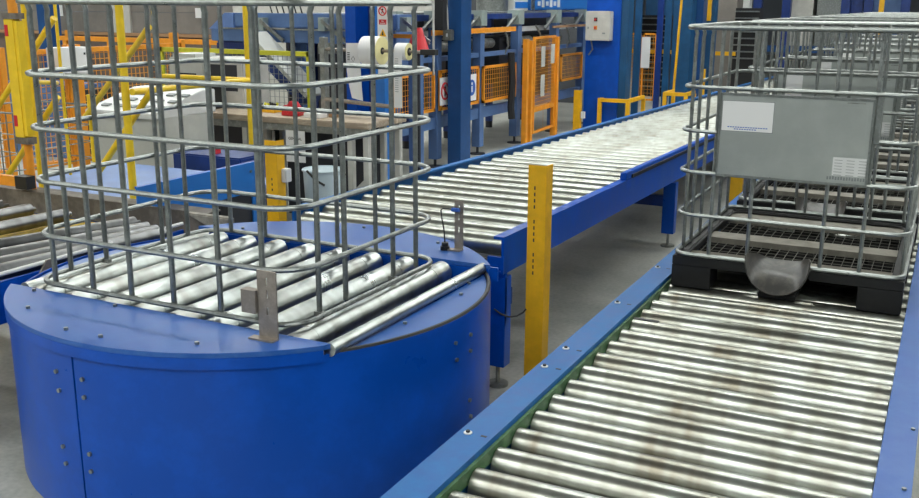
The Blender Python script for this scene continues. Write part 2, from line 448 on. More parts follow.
    # bolts on plates
    for px, py in [(28, 308.5), (66, 330), (100.5, 337.4), (197, 344.4), (34, 291), (115, 306.6), (288, 242), (364, 228), (438, 243.5), (243, 229)]:
        p = at_z(px, py, ZT + .004)
        MB().cyl((p.x, p.y, ZT + .004), (p.x, p.y, ZT + .013), .0075, 6).build('bolt', 'galv', t)
    for px, py in [(367.5, 332.7), (405, 324), (469, 284), (461, 295)]:
        p = at_z(px, py, ZT - .036)
        MB().cyl((p.x, p.y, ZT - .036), (p.x, p.y, ZT - .028), .0075, 6).build('bolt', 'galv', t)
    for px, py in [(57, 371), (83, 379), (60, 390), (85, 397), (64, 446), (90.5, 453.6), (67, 463), (92, 471), (455, 343), (470, 334.5), (456, 359.6), (469.7, 350.6), (469, 400), (470, 416)]:
        h = cyl_hit(px, py, TR - .008)
        if h is None: continue
        n = V((h.x - TC.x, h.y - TC.y, 0)).normalized()
        MB().cyl(h - n * .002, h + n * .008, .0075, 8).build('bolt', 'galv', t)
    # base
    MB().cyl((TC.x, TC.y, 0), (TC.x, TC.y, .06), .55, 40).build('base_ring', 'dark', t)
    MB().cyl((TC.x, TC.y, .06), (TC.x, TC.y, ZT - .2), .2, 24).build('pivot_column', 'dark', t)
    # upright flat brackets
    def slotted(pp, y, z0, z1, th, label):
        b = MB(); x0, x1 = pp; xm = (x0 + x1) / 2; g = .0035
        b.span((x0, y, z0), (xm - g, y + th, z1)).span((xm + g, y, z0), (x1, y + th, z1))
        z = z0
        for za, zb in ((0, .35), (.47, .6), (.72, .78), (.90, 1)):
            b.span((xm - g, y, z0 + (z1 - z0) * za), (xm + g, y + th, z0 + (z1 - z0) * zb))
        b.span((x0 - .02, y - .03, z0), (x1, y + .0, z0 + .006))
        return b.build('stop_bracket', 'bracket', t, label)
    sb = slotted((-1.862, -1.79), 2.31, ZT + .004, .915, .006, 'upright slotted steel bracket on the front top plate')
    MB().box((-1.892, 2.315, .81), (.055, .03, .075)).build('sensor_block', 'bracket', sb)
    sb = slotted((-1.828, -1.788), 3.60, ZT + .004, .91, .006, 'upright slotted steel bracket on the rear top plate')
    p0 = at_y(445, 247, 3.58)
    MB().cyl((p0.x, 3.58, ZT + .004), (p0.x, 3.58, ZT + .02), .02, 16).cyl((p0.x, 3.58, ZT + .02), (p0.x, 3.58, ZT + .036), .015, 16).build('cable_gland', 'black', t, 'small black cable gland')
    pts = [at_y(a_, b_, 3.58) for a_, b_ in ((446, 243), (444, 230), (441.5, 216), (441, 210), (443, 208.5), (449, 209), (452, 209.5))]
    pts[0] = V((p0.x, 3.58, ZT + .03))
    MB().tube(pts, .003, 6).build('sensor_cable', 'black', t)
    q = pts[-1]; MB().cyl(q, q + V((.035, 0, 0)), .009, 12).build('sensor', 'blue_ink', t, 'small sensor with red tip')
turntable()

# ------------------------------------------------------------------ left conveyor feeding the turntable
def left_conveyor():
    t = thing('feed_conveyor', 'dull steel roller conveyor at the far left ending beside the turntable', 'roller conveyor', (-4.4, 2.7, 0))
    zc = ZT - .046
    for (pa, pb) in (((0, 200), (2, 199.5)), ((-16, 212), (29, 203)), ((0, 221), (65, 208)), ((0, 238), (134, 216)), ((0, 248), (147, 221)), ((0, 256), (156, 224)), ((0, 263), (163, 226))):
        a, b_ = at_z(*pa, ZT), at_z(*pb, ZT)
        if b_.y - a.y < .05: a = V((b_.x - .5, b_.y - 1, ZT))
        d = (b_ - a).normalized(); b_ = b_ + V((0, 0, -.036)); a = b_ - d * 1.35
        MB().cyl(a, b_, .034, 24).cyl(b_, b_ + d * .03, .012, 8).build('roller', 'roller_old', t)
    MB().cyl((-3.276, 2.25, ZT - .02), (-3.276, 3.52, ZT - .02), .009, 12).build('edge_rod', 'white_paint', t, 'thin pale rod closing the roller bed')
    MB().span((-5.4, 2.02, ZT - .13), (-3.42, 2.06, ZT - .02)).build('side_rail', 'navy', t)
    MB().span((-3.285, 2.26, ZT - .22), (-3.27, 3.52, ZT - .05)).build('end_plate', 'blue', t)
    MB().span((-5.4, 2.3, ZT - .092), (-3.85, 3.54, ZT - .082)).build('drip_plate', 'yellow_dust', t, 'rusty yellow plate showing between the rollers')
    MB().span((-3.8, 2.3, ZT - .16), (-3.275, 3.52, ZT - .15)).build('bed_plate', 'navy', t)
    for x in (-3.35, -5.2):
        for y in (2.3, 3.45):
            MB().span((x - .03, y - .03, 0), (x + .03, y + .03, ZT - .16)).build('leg', 'navy', t)
    # lower dark rails seen at the picture's left edge
    for z in (.12, .3, .42):
        MB().bar((-5.3, 2.24, z), (-3.35, 2.24, z), .05, .03).build('brace', 'beam_steel', t)
    MB().prism([(2.62, ZT - .11), (2.74, ZT - .11), (2.74, ZT - .01), (2.70, ZT - .01)], -3.27, -3.262, 'x').build('gusset', 'bracket', t)
left_conveyor()
def steel_beam():
    t = thing('channel_beam', 'grimy steel channel beam lying across the far end of the left rollers', 'beam', (-4.4, 3.66, 0))
    b = MB(); b.prism([(3.61, ZT + .02), (3.61, ZT - .10), (3.618, ZT - .10), (3.618, ZT + .012), (3.72, ZT + .012), (3.72, ZT + .02)], -6.4, -3.2, 'x'); b.build('channel', 'beam_steel', t, bevel=.002)
    b = MB(); b.prism([(-3.3, ZT + .024), (-3.02, ZT + .024), (-3.02, ZT - .03), (-3.06, ZT - .1), (-3.16, ZT - .03)], 3.56, 3.605, 'y')
    b.build('end_casting', mat('dirty_casting', (.30, .28, .24), .7, var=.2, scale=20), t, 'pale dirty end casting', bevel=.006)
    for x in (-3.35, -6.2): MB().span((x - .03, 3.62, 0), (x + .03, 3.70, ZT - .1)).build('post', 'beam_steel', t)
steel_beam()

# ------------------------------------------------------------------ middle conveyor (slopes gently away)
def mid_conveyor():
    sl = math.atan(.017)
    t = thing('gravity_conveyor', 'blue framed roller conveyor running from the turntable into the distance', 'roller conveyor', (-2.26, 3.80, ZT), rot=(-sl, 0, 0))
    # geometry is authored in the conveyor's own frame
    G = ORG[t.name]
    def part(b, name, m, lab=None, bevel=0, parent=None, kind=None):
        b.bm.transform(G); return b.build(name, m, parent or t, lab, bevel, kind=kind)
    L = 15.0
    xl, xr = -.655, .575
    # left rail
    part(MB().prism([(xl, .03), (xl, -.12), (xl + .05, -.12), (xl + .05, -.11), (xl + .012, -.11), (xl + .012, .018), (xl + .045, .018), (xl + .045, .03)], .12, L, 'y'), 'side_rail', 'blue_rail')
    part(MB().prism([(xr, .03), (xr, -.14), (xr - .05, -.14), (xr - .05, -.13), (xr - .012, -.13), (xr - .012, .018), (xr - .05, .018), (xr - .05, .03)], 0, L, 'y'), 'side_rail', 'blue')
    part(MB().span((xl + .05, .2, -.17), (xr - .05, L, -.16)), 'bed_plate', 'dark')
    # raised guide from the middle on
    g = part(MB().span((xr - .04, 1.8, .032), (xr + .0, L, .075)), 'guide_rail', 'blue', 'raised guide on the right rail', bevel=.003)
    part(MB().span((xr + .001, 1.9, .034), (xr + .010, L, .055)), 'rubber_strip', 'black', parent=g)
    first = None; n = 0; y = .16; far = MB()
    while y < L - .1:
        if first is None:
            first = part(MB().cyl((xl + .055, y, -.045), (xr - .055, y, -.045), .05, 24).cyl((xl + .02, y, -.045), (xr - .02, y, -.045), .012, 6), 'roller', 'roller_mid'); fy = y
        else:
            c = first.copy(); COL.objects.link(c); c.parent = t; c.location = (0, y - fy, 0); ORG[c.name] = G
        y += .19; n += 1
    # legs with feet: straight down in the world
    for yy, in ((.06,), (3.06,), (6.0,), (8.4,), (11.2,), (14,)):
        for x in (xl + .03, xr - .045):
            w = G @ V((x, yy, -.16))
            lg = MB().span((w.x - .045, w.y - .035, .1), (w.x + .045, w.y + .035, w.z)).build('leg', 'blue', t, bevel=.003)
            MB().cyl((w.x, w.y, .0), (w.x, w.y, .012), .05, 20).cyl((w.x, w.y, .012), (w.x, w.y, .1), .01, 8).build('foot', 'galv_dark', lg)
        a, b_ = G @ V((xl + .03, yy, -.30)), G @ V((xr - .05, yy, -.30))
        dy = V((0, .14 if yy < 1 else 0, 0))
        MB().bar(a + dy, b_ + dy, .05, .08).build('cross_brace', 'navy', t)
    a = G @ V((xr - .045, .06, 0))
    MB().span((a.x - .045, a.y - .036, .3), (a.x + .045, a.y - .02, .62)).build('end_plate', 'blue', t)
    MB().span((-2.0, a.y - .0, .40), (a.x - .045, a.y + .03, .47)).build('cross_brace', 'navy', t)
    MB().span((-1.95, a.y - .04, .53), (a.x - .045, a.y - .0, .542)).build('drive_bracket', 'galv', t)
    MB().box((a.x - .10, a.y - .045, .585), (.09, .05, .05)).build('chain_guard', 'beam_steel', t)
mid_conveyor()

# ------------------------------------------------------------------ yellow angle posts
def angle_post(name, x, y, w, h, label, slots=True, flip=1):
    t = thing(name, label, 'post', (x, y, 0))
    th = .006
    b = MB(); b.prism([(x - w, y), (x, y), (x, y + w * .9 * flip), (x - th, y + w * .9 * flip), (x - th, y + th * flip), (x - w, y + th * flip)], .008, h)
    b.build('angle_bar', 'yellow', t, bevel=.001)
    MB().span((x - w - .03, y - .03, 0), (x + .04, y + w + .02, .008)).build('base_plate', 'yellow', t)
    if slots:
        for k in range(3):
            for j in range(4):
                MB().box((x - w * .62, y - .0006, h - .10 - .075 * k * 2.0 - j * .028), (.006, .001, .016)).build('slot', 'dark', t)
    return t
p = angle_post('safety_post', -1.52, 3.87, .085, 1.04, 'tall yellow angle iron post standing on the floor between the two roller conveyors')
# black cable looping from the conveyor leg to the post
pts = [at_y(a_, b_, 3.80 + k_ * .012) for k_, (a_, b_) in enumerate(((494, 309), (501, 314), (509, 317), (517, 316), (523, 312.5), (526, 309)))]
tag(MB().tube(pts, .004, 6).build('hanging_cable', 'black'), 'thin black cable sagging from the blue leg to the tall yellow post', 'cable')
t2 = angle_post('safety_post', at_y(277.5, 180, 4.0).x, 4.0, .075, 1.03, 'yellow angle iron post behind the cage with a white box beside it', slots=False)
for k in range(3): MB().box((t2.location.x - .035, 3.999, .83 - k * .028), (.006, .002, .012)).build('slot', 'dark', t2)
q = at_y(284, 175, 4.06)
MB().box((q.x, 4.06, q.z), (.065, .05, .07)).build('sensor_box', 'white_paint', t2, 'small white sensor box', bevel=.004)
MB().span((t2.location.x, 4.04, q.z - .01), (q.x - .025, 4.06, q.z + .01)).build('box_arm', 'galv_dark', t2)

# ------------------------------------------------------------------ intermediate bulk container cages on the right
ibc_notes = []
def ibc():
    x0, x1, y0, y1 = -1.022, -.080, 4.15, 5.33
    t = thing('cage_container', 'front cage container on a black pallet, large white sheet on its plate', 'cage container', ((x0 + x1) / 2, y0, ZR))
    # pallet
    pz = ZR + .148
    bp = MB()
    bp.span((x0, y0, pz - .048), (-.69, y0 + .05, pz - .005)); bp.span((-.445, y0, pz - .048), (x1, y0 + .05, pz - .005)); bp.span((x0, y1 - .05, pz - .048), (x1, y1, pz - .005))
    bp.span((x0, y0 + .05, pz - .048), (x0 + .045, y1 - .05, pz - .005)); bp.span((x1 - .045, y0 + .05, pz - .048), (x1, y1 - .05, pz - .005))
    for fx in ((x0, x0 + .17), (-.645, -.49), (x1 - .17, x1)):
        for fy in ((y0, y0 + .16), ((y0 + y1) / 2 - .08, (y0 + y1) / 2 + .08), (y1 - .16, y1)):
            bp.span((fx[0], fy[0], ZR + .001), (fx[1], fy[1], pz - .044 if not (fx[0] == -.645 and fy[0] == y0) else pz - .125))
    pal = bp.build('pallet', 'black_plastic', t, 'black plastic pallet base', bevel=.004)
    # tan dusty deck bars and pits with egg crate ribs
    d = MB()
    d.span((x0 + .04, y0 + .04, pz - .05), (-.70, y0 + .20, pz - .022)); d.span((-.435, y0 + .04, pz - .05), (x1 - .04, y0 + .20, pz - .022))
    for a, b_ in ((y0 + .135, y0 + .20), (y0 + .50, y0 + .63), (y1 - .20, y1 - .04)):
        d.span((x0 + .04, a, pz - .05), (x1 - .04, b_, pz - .022))
    d.build('deck_bar', 'dusty_plastic', t, 'dusty tan deck boards')
    g = MB()
    g.span((x0 + .04, y0 + .15, pz - .078), (x1 - .04, y1 - .16, pz - .074))
    g.build('deck_tray', 'pit_black', t)
    g = MB(); n = 20
    for k in range(n + 1):
        x = x0 + .06 + (x1 - x0 - .12) * k / n
        g.span((x - .0011, y0 + .19, pz - .045), (x + .0011, y1 - .19, pz - .0425))
    for a, b_ in ((y0 + .20, y0 + .50), (y0 + .63, y1 - .20)):
        for k in range(1, 5):
            y = a + (b_ - a) * k / 5
            g.span((x0 + .05, y - .0011, pz - .045), (x1 - .05, y + .0011, pz - .0425))
    g.build('deck_grid', 'grid_rib', t, 'egg crate ribs of the pallet deck')
    # valve recess spout in front centre
    s = MB(); N = 16; rows = []; xc = -.567
    for (yy, hw, dp, zc) in ((y0 + .15, .07, .004, pz - .004), (y0 + .11, .08, .03, pz + .010), (y0 + .06, .095, .06, pz + .03), (y0 + .0, .115, .10, pz + .045), (y0 - .04, .126, .140, pz + .05), (y0 - .062, .128, .160, pz + .048)):
        rows.append([(xc + hw * math.cos(a), yy, zc - dp * (abs(math.sin(a)) ** .8)) for a in [PI + PI * k / N for k in range(N + 1)]])
    vs = [[s.bm.verts.new(p) for p in r] for r in rows]
    for i in range(len(vs) - 1):
        for k in range(N): s.bm.faces.new((vs[i][k], vs[i][k + 1], vs[i + 1][k + 1], vs[i + 1][k]))
    bmesh.ops.recalc_face_normals(s.bm, faces=s.bm.faces[:])
    bmesh.ops.solidify(s.bm, geom=s.bm.faces[:], thickness=.005)
    s.build('valve_spout', mat_spout, t, 'dusty grey curved valve spout', angle=60)
    # bottom frame of the cage
    r = .0085
    MB().tube([(-.44, y0 + .006, pz + .004)] + ring_pts(x0 + .006, x1 - .006, y0 + .006, y1 - .006, pz + .004, .06, 5) + [(-.695, y0 + .006, pz + .004)], .010, 8).build('bottom_rim_tube', 'galv', t)
    MB().tube([(-.43, y0 + .05, pz - .014)] + ring_pts(x0 + .045, x1 - .045, y0 + .05, y1 - .05, pz - .014, .06, 5) + [(-.705, y0 + .05, pz - .014)], .006, 6).build('seal_rim', 'black', t)
    zt = 1.628
    MB().tube(ring_pts(x0, x1, y0, y1, zt, .085, 6), .0115, 10, True).build('top_rim_tube', 'galv', t)
    R = .085
    full = ring_pts(x0, x1, y0, y1, 1.382, R, 6)
    MB().tube(full, r, 8, True).build('hoop_tube', 'galv', t)
    for z in (1.019, .831):
        MB().tube(ring_pts(x0, x1, y0, y1, z, R, 6), r, 8, True).build('hoop_tube', 'galv', t)
    # hoop interrupted by the label plate
    F = ring_pts(x0, x1, y0, y1, 1.196, R, 6)
    P = [(-.245, y0, 1.196)] + F[:28] + [(-.866, y0, 1.196)]
    MB().tube(P, r, 8).build('hoop_tube', 'galv', t)
    o = .015; rv = .0082
    for x in (-.868, -.705, -.407, -.254):
        cage_vertical(x, y0 + o, pz, zt, rv, t, 0, -1)
    for x in (-.93, -.78, -.62, -.46, -.30, -.14):
        cage_vertical(x, y1 - o, pz, zt, rv, t, 0, 1)
    for y in (4.28, 4.42, 4.60, 4.84, 5.02, 5.22):
        cage_vertical(x0 + o, y, pz, zt, rv, t, -1, 0); cage_vertical(x1 - o, y, pz, zt, rv, t, 1, 0)
    # label plate
    yp = y0 - .012
    def px(a, b): q = at_y(a, b, yp); return q.x, q.z
    xa, zA = px(722, 95); xb, zB = px(880, 101); _, zC = px(717, 174.5); _, zD = px(869, 186)
    xb = -.262; zt_ = (zA + zB) / 2 + .002; zb_ = (zC + zD) / 2
    pl = MB().span((xa, yp - .0012, zb_), (xb, yp + .0012, zt_)).build('label_plate', 'sheet', t, 'zinc sheet label plate')
    MB().span((xa - .004, yp - .005, zb_ - .002), (xa + .004, yp + .004, zt_)).span((xb - .004, yp - .005, zb_ - .002), (xb + .004, yp + .004, zt_)).span((xa - .004, yp - .005, zb_ - .006), (xb + .004, yp + .004, zb_ + .004)).span((xa - .004, yp - .005, zt_ - .004), (xb + .004, yp + .004, zt_ + .006)).build('folded_edge', 'galv', pl)
    MB().span((xb + .012, yp - .004, 1.19), (xb + .032, yp + .012, 1.375)).build('plate_lock', 'galv', pl)
    (e0, f0), (e1, f1) = px(845, 107), px(866, 136)
    MB().span((e0, yp - .0045, f1), (e1, yp - .001, f0)).build('embossed_panel', 'sheet', pl, bevel=.0015)
    for k in range(2): MB().span((e0 + .008, yp - .0022, f0 + .028 - k * .014), (e1 - .012, yp - .0012, f0 + .032 - k * .014)).build('printed_line', 'galv_dark', pl)
    (e0, f0), (e1, f1) = px(723.5, 100.5), px(772, 133)
    sheet = MB().span((e0, yp - .0024, f1), (e1, yp - .0012, f0)).build('white_sheet', 'white', pl, 'large blank white paper sheet')
    w_ = e1 - e0
    MB().span((e0 - .0025, yp - .0018, f1 - .0025), (e1 + .0025, yp - .0012, f0 + .0025)).build('border', 'grey_ink', sheet)
    b = MB()
    for k in range(16): b.span((e0 + w_ * (.12 + .05 * k), yp - .0030, f1 + .014), (e0 + w_ * (.155 + .05 * k), yp - .0024, f1 + .018))
    for k in range(9): b.span((e0 + w_ * (.25 + .05 * k), yp - .0030, f1 + .006), (e0 + w_ * (.285 + .05 * k), yp - .0024, f1 + .010))
    b.build('printed_line', 'blue_ink', sheet)
    (e0, f0), (e1, f1) = px(833.4, 157), px(869, 178)
    l2 = MB().span((e0, yp - .0026, f1), (min(e1, xb - .006), yp - .0012, f0)).build('data_label', 'white_paint', pl, 'small printed data label')
    b = MB()
    for k in range(6):
        for c_ in range(3): b.span((e0 + .006 + c_ * .046, yp - .0032, f0 - .012 - k * .012), (e0 + .036 + c_ * .046, yp - .0026, f0 - .010 - k * .012))
    b.build('printed_line', 'grey_ink', l2)
    b = MB()
    for k in range(14): b.box((e0 - .015 + k * .0105, yp - .0016, f1 - .012 + (k % 3) * .001), (.007, .0006, .013))
    b.build('stamped_marks', 'grey_ink', pl)
    b = MB()
    for k in range(7): b.box((xa + .03 + k * .020, yp - .003, zb_ + .03), (.013, .002, .012))
    b.build('stamped_marks', 'sheet', pl)
    return t
mat_spout = mat('grey_spout_plastic', (.06, .058, .055), .3, col2=(.13, .12, .105), scale=12)
first_ibc = ibc()
ibc_y0 = 4.15
note_child = None
def strip_note(o):
    for c in list(o.children):
        if c.name.startswith('white_sheet'):
            for g in list(c.children): bpy.data.objects.remove(g)
            bpy.data.objects.remove(c)
        else: strip_note(c)
def find(o, nm):
    for c in o.children:
        if c.name.startswith(nm): return c
        r_ = find(c, nm)
        if r_: return r_
second = dup(first_ibc, loc=(first_ibc.location.x + .004, ibc_y0 + 1.40, ZR))
strip_note(second)
pl2 = find(second, 'label_plate')
nb = MB().box((-.765, ibc_y0 - .015, 1.26), (.085, .001, .19)).build('white_note', 'white', pl2, 'upright white note')
second['label'] = 'galvanised cage container standing directly behind the front one, with an upright white note'
labs = ['cage container third in the row on the right conveyor counted from the front', 'cage container fourth in the row on the right conveyor counted from the front',
        'cage container fifth in the row on the right conveyor counted from the front', 'cage container sixth in the row on the right conveyor counted from the front',
        'cage container seventh in the row on the right conveyor, nearest the far end']
for k, lb in enumerate(labs):
    c = dup(second, loc=(first_ibc.location.x + (.004 if k % 2 else -.005), ibc_y0 + 2.8 + 1.4 * k, ZR)); c['label'] = lb
for o in list(COL.objects):
    if o.get('category') == 'cage container': o['group'] = 'cage containers on the right conveyor'

# ------------------------------------------------------------------ mesh guard panel helper
def mesh_panel(t, A, B, z0, z1, m='orange', pitch=.045, fr=.03, wire=.0022, mw=None, sides=True):
    A, B = V((A[0], A[1], 0)), V((B[0], B[1], 0)); d = B - A; n = d.normalized()
    f = MB()
    up = V((0, 0, 1))
    f.bar(A + up * (z1 - fr / 2), B + up * (z1 - fr / 2), fr, fr); f.bar(A + up * (z0 + fr / 2), B + up * (z0 + fr / 2), fr, fr)
    if sides:
        f.bar(A + n * fr / 2 + up * z0, A + n * fr / 2 + up * z1, fr, fr); f.bar(B - n * fr / 2 + up * z0, B - n * fr / 2 + up * z1, fr, fr)
    fo = f.build('frame', m, t)
    g = MB(); L = d.length; k = int(L / pitch); h = z1 - z0; j = int(h / pitch)
    for i in range(1, k): g.bar(A + d * i / k + up * (z0 + fr / 2), A + d * i / k + up * (z1 - fr / 2), wire * 2, wire * 2)
    for i in range(1, j): g.bar(A + up * (z0 + h * i / j), B + up * (z0 + h * i / j), wire * 2, wire * 2)
    g.build('wire_mesh', mw or 'wire_orange', t)
    return fo

# ------------------------------------------------------------------ machine line with orange guards (X = -4.8)
XM = -4.9
def machine_line():
    t = thing('accumulation_frame', 'long pale blue machine frame on legs behind the middle conveyor', 'machine frame', (XM, 10.5, 0))
    ys = [8.32] + [at_x(px, py, XM).y for px, py in ((435, 100), (478, 100), (515, 100), (553.5, 60), (581, 50))]
    for i, y in enumerate(ys):
        w = .055 if i < 3 else .06
        lg = MB().span((XM - .05, y - w, .09), (XM + .05, y + w, 1.48)).build('upright', 'frame_blue' if i < 4 else 'frame_blue', t)
        MB().cyl((XM, y, 0), (XM, y, .012), .09, 16).cyl((XM, y, .012), (XM, y, .09), .016, 8).build('foot', 'dark', lg)
        hd = MB().span((XM - .09, y - .075, 1.47), (XM + .07, y + .075, 1.64)).build('head_block', mat_gg, t, 'grey green head block')
        MB().bar((XM + .03, y - .05, 1.58), (XM + .03, y - .42, 1.40), .03, .03).build('cylinder_rod', 'galv', hd)
    MB().span((XM - .03, 8.1, .42), (XM + .03, 13.9, .54)).build('bottom_rail', 'frame_blue', t)
    MB().span((XM - .03, 8.1, 1.12), (XM + .03, 13.9, 1.17)).build('middle_rail', 'frame_blue', t)
    MB().span((XM - .15, 8.1, 1.54), (XM - .03, 15, 1.60)).build('top_rail', 'navy', t)
    MB().span((XM - .25, 8.1, 1.37), (XM - .16, 15, 1.43)).build('pale_strip', 'white_paint', t)
    MB().span((XM - 1.0, 8.1, 1.60), (XM - .15, 15, 1.62)).build('bed_plate', 'galv_dark', t)
    MB().span((XM - 1.12, 8.1, .35), (XM - 1.08, 15.4, 1.50)).build('dark_fill', 'dark', t)  # dark sheet added behind the frame so its inside looks dark
    # second row of legs behind
    for y in ys:
        lg = MB().span((XM - 1.0, y - .04, .09), (XM - .92, y + .04, 1.55)).build('upright', 'navy', t)
        MB().cyl((XM - .96, y, 0), (XM - .96, y, .09), .05, 12).build('foot', 'dark', lg)
    # dark machinery between
    for k, y in enumerate([8.6, 9.7, 10.7, 11.9, 13.0]):
        MB().span((XM - .8, y - .42, .62 + .1 * (k % 2)), (XM - .3, y + .30, 1.3)).build('gear_housing', 'dark', t)
        MB().cyl((XM - .2, y - .3, 1.25), (XM - .2, y + .3, 1.25), .06, 16).build('drive_roller', 'galv_dark', t)
    for k in range(5):
        y = 8.7 + k * 1.05
        MB().tube([(XM + .04, y, 1.45), (XM + .07, y + .08, 1.34), (XM + .06, y + .14, 1.22), (XM + .02, y + .12, 1.12)], .012, 6).build('air_hose', 'galv_dark', t)
    MB().bar((XM + .06, 9.0, 1.42), (XM + .06, 11.15, 1.42), .02, .055).build('light_bar', 'orange', t, 'orange strip along the frame')
    MB().bar((XM + .06, 12.4, 1.42), (XM + .06, 13.8, 1.42), .02, .03).build('light_bar', 'card', t)
    MB().tube([(XM + .14, 10.85, 1.15), (XM + .16, 10.86, .8), (XM + .15, 10.85, .5), (XM + .16, 10.86, .36)], .045, 8).build('cable_trunk', 'black', t, 'thick black cable trunk')
mat_gg = mat('grey_green_paint', (.30, .36, .34), .5, var=.08)
machine_line()
def guard(pa, pb, label):
    (x0, ya, yb), (x1, yc, yd) = pa, pb
    a, b_, c_, d_ = at_x(x0, ya, XM + .075), at_x(x0, yb, XM + .075), at_x(x1, yc, XM + .075), at_x(x1, yd, XM + .075)
    t = thing('mesh_guard', label, 'guard panel', (XM + .05, a.y, 0), group='orange mesh guards on the machine frame')
    mesh_panel(t, (XM + .075, a.y), (XM + .075, c_.y), (b_.z + d_.z) / 2, (a.z + c_.z) / 2, pitch=.05)
    return t
guard((392, 77, 119), (434, 71, 112), 'orange mesh guard nearest the steel cage, left of the slim blue column')
guard((439.5, 69.5, 109.4), (478.5, 66.7, 104.6), 'orange mesh guard carrying two white safety signs, behind the slim blue column')
guard((483, 65.3, 102), (515.5, 63, 97.4), 'orange mesh guard between the slim blue column and the open orange gate')
guard((561, 54, 81), (582, 52.5, 78), 'small orange mesh guard between the open gate and the wide blue column')
def sign_i(px0, px1, py0, py1, label, col, kind):
    a = at_x(px0, py0, XM + .10); b = at_x(px1, py1, XM + .10)
    t = thing('safety_sign', label, 'sign', (XM + .1, (a.y + b.y) / 2, (a.z + b.z) / 2))
    MB().span((XM + .096, a.y, b.z), (XM + .102, b.y, a.z)).build('board', 'white', t)
    cy, cz = (a.y + b.y) / 2, (a.z + b.z) / 2; r = min(abs(b.y - a.y), abs(a.z - b.z)) * .38
    if kind == 'i':
        MB().cyl((XM + .102, cy, cz), (XM + .105, cy, cz), r, 24).build('disc', 'blue_ink', t)
        MB().span((XM + .105, cy - r * .16, cz - r * .55), (XM + .107, cy + r * .16, cz + .2 * r)).span((XM + .105, cy - r * .16, cz + .35 * r), (XM + .107, cy + r * .16, cz + .65 * r)).build('symbol', 'white', t)
    else:
        pts = [(XM + .104, cy + r * math.cos(a_), cz + r * math.sin(a_)) for a_ in [2 * PI * k / 24 for k in range(24)]]
        MB().tube(pts, r * .13, 6, True).bar((XM + .104, cy - r * .7, cz + r * .7), (XM + .104, cy + r * .7, cz - r * .7), r * .2, r * .2).build('prohibition_ring', 'red', t)
        MB().span((XM + .103, cy - r * .2, cz - r * .6), (XM + .104, cy + r * .2, cz + r * .6)).build('symbol', 'ink', t)
sign_i(440, 449.5, 78, 104, 'white sign with a red ring at the left edge of the slim blue column', 'red', 'p')
sign_i(467, 476, 75, 100, 'white sign with a round blue information symbol right of the slim blue column', 'blue', 'i')

# open orange gate
def gate():
    t = thing('mesh_gate', 'tall open orange mesh gate standing on the floor beside the machine frame', 'gate', (-4.8, 11.3, 0))
    A = at_z(524, 145.5, .0)
    ax, ay = A.x, A.y
    B = V((at_y(554, 80, 12.2).x, 12.2, 0))
    MB().span((ax - .03, ay - .03, 0), (ax + .03, ay + .03, 1.30)).build('hinge_post', 'orange', t)
    MB().span((ax - .03, ay + .10, 0), (ax + .04, ay + .16, 1.28)).build('hinge_post', 'orange', t)
    mesh_panel(t, (ax + .02, ay + .2), (B.x, B.y), .42, 1.32, pitch=.045)
    mesh_panel(t, (ax + .02, ay + .2), (B.x, B.y), .12, .42, pitch=.3, wire=.001)
    MB().span((B.x - .04, B.y, 0), (B.x + .04, B.y + .07, 1.30)).build('latch_post', 'orange', t)
    for k, (z0, z1) in enumerate(((.95, 1.2), (.58, .85))):
        MB().span((ax + .055, ay + .36, z0), (ax + .062, ay + .48, z1)).build('notice', 'cream', t)
    MB().span((ax + .08, ay + .62, .98), (ax + .087, ay + .74, 1.22)).build('notice', 'cream', t)
gate()

# slim blue column with switch box
def column(name, label, x0, x1, y0, y1, m='column_blue'):
    t = thing(name, label, 'column', ((x0 + x1) / 2, (y0 + y1) / 2, 0))
    b = MB(); f = .018
    b.span((x0, y0, 0), (x1, y0 + f, H)).span((x0, y1 - f, 0), (x1, y1, H)).span(((x0 + x1) / 2 - f / 2, y0 + f, 0), ((x0 + x1) / 2 + f / 2, y1 - f, H))
    b.build('steel_section', m, t)
    MB().span((x0 - .05, y0 - .05, 0), (x1 + .05, y1 + .05, .02)).build('base_plate', m, t)
    return t
a = at_y(447.5, 150, 9.2); b_ = at_y(460.5, 150, 9.2)
t = thing('steel_column', 'slim dark blue steel column with a small grey switch box', 'column', ((a.x + b_.x) / 2, 9.25, 0))
MB().span((a.x, 9.2, 0), (b_.x, 9.44, H)).build('steel_section', 'column_blue', t, bevel=.004)
MB().span((a.x - .03, 9.17, 0), (b_.x + .04, 9.47, .02)).build('base_plate', 'column_blue', t)
q = at_y(448, 35, 9.15)
sb = MB().box((q.x, 9.16, q.z), (.10, .07, .11)).build('switch_box', 'galv_dark', t, 'small grey switch box', bevel=.006)
MB().box((q.x, 9.122, q.z), (.018, .008, .035)).build('switch', 'white', sb)
MB().tube([(q.x, 9.15, q.z + .05), (q.x - .01, 9.15, q.z + .25), (q.x - .06, 9.15, q.z + .5), (q.x - .1, 9.15, q.z + 1)], .008, 6).build('cable', 'cream', t)
q2 = at_y(440, 20, 9.0)
tag(MB().box((q2.x, 9.0, 3.9), (.11, .10, 4.9)).build('cable_duct', 'black', None, bevel=.005), 'black cable duct rising beside the slim blue column', 'cable duct')
MBt = thing('pipe', 'thin pale vertical pipe left of the black cable duct', 'pipe', (at_y(433.5, 60, 8.9).x, 8.9, 1))
qq = at_y(433.5, 60, 8.9)
MB().cyl((qq.x, 8.9, 1.0), (qq.x, 8.9, H), .012, 8).build('tube', 'cream', MBt)

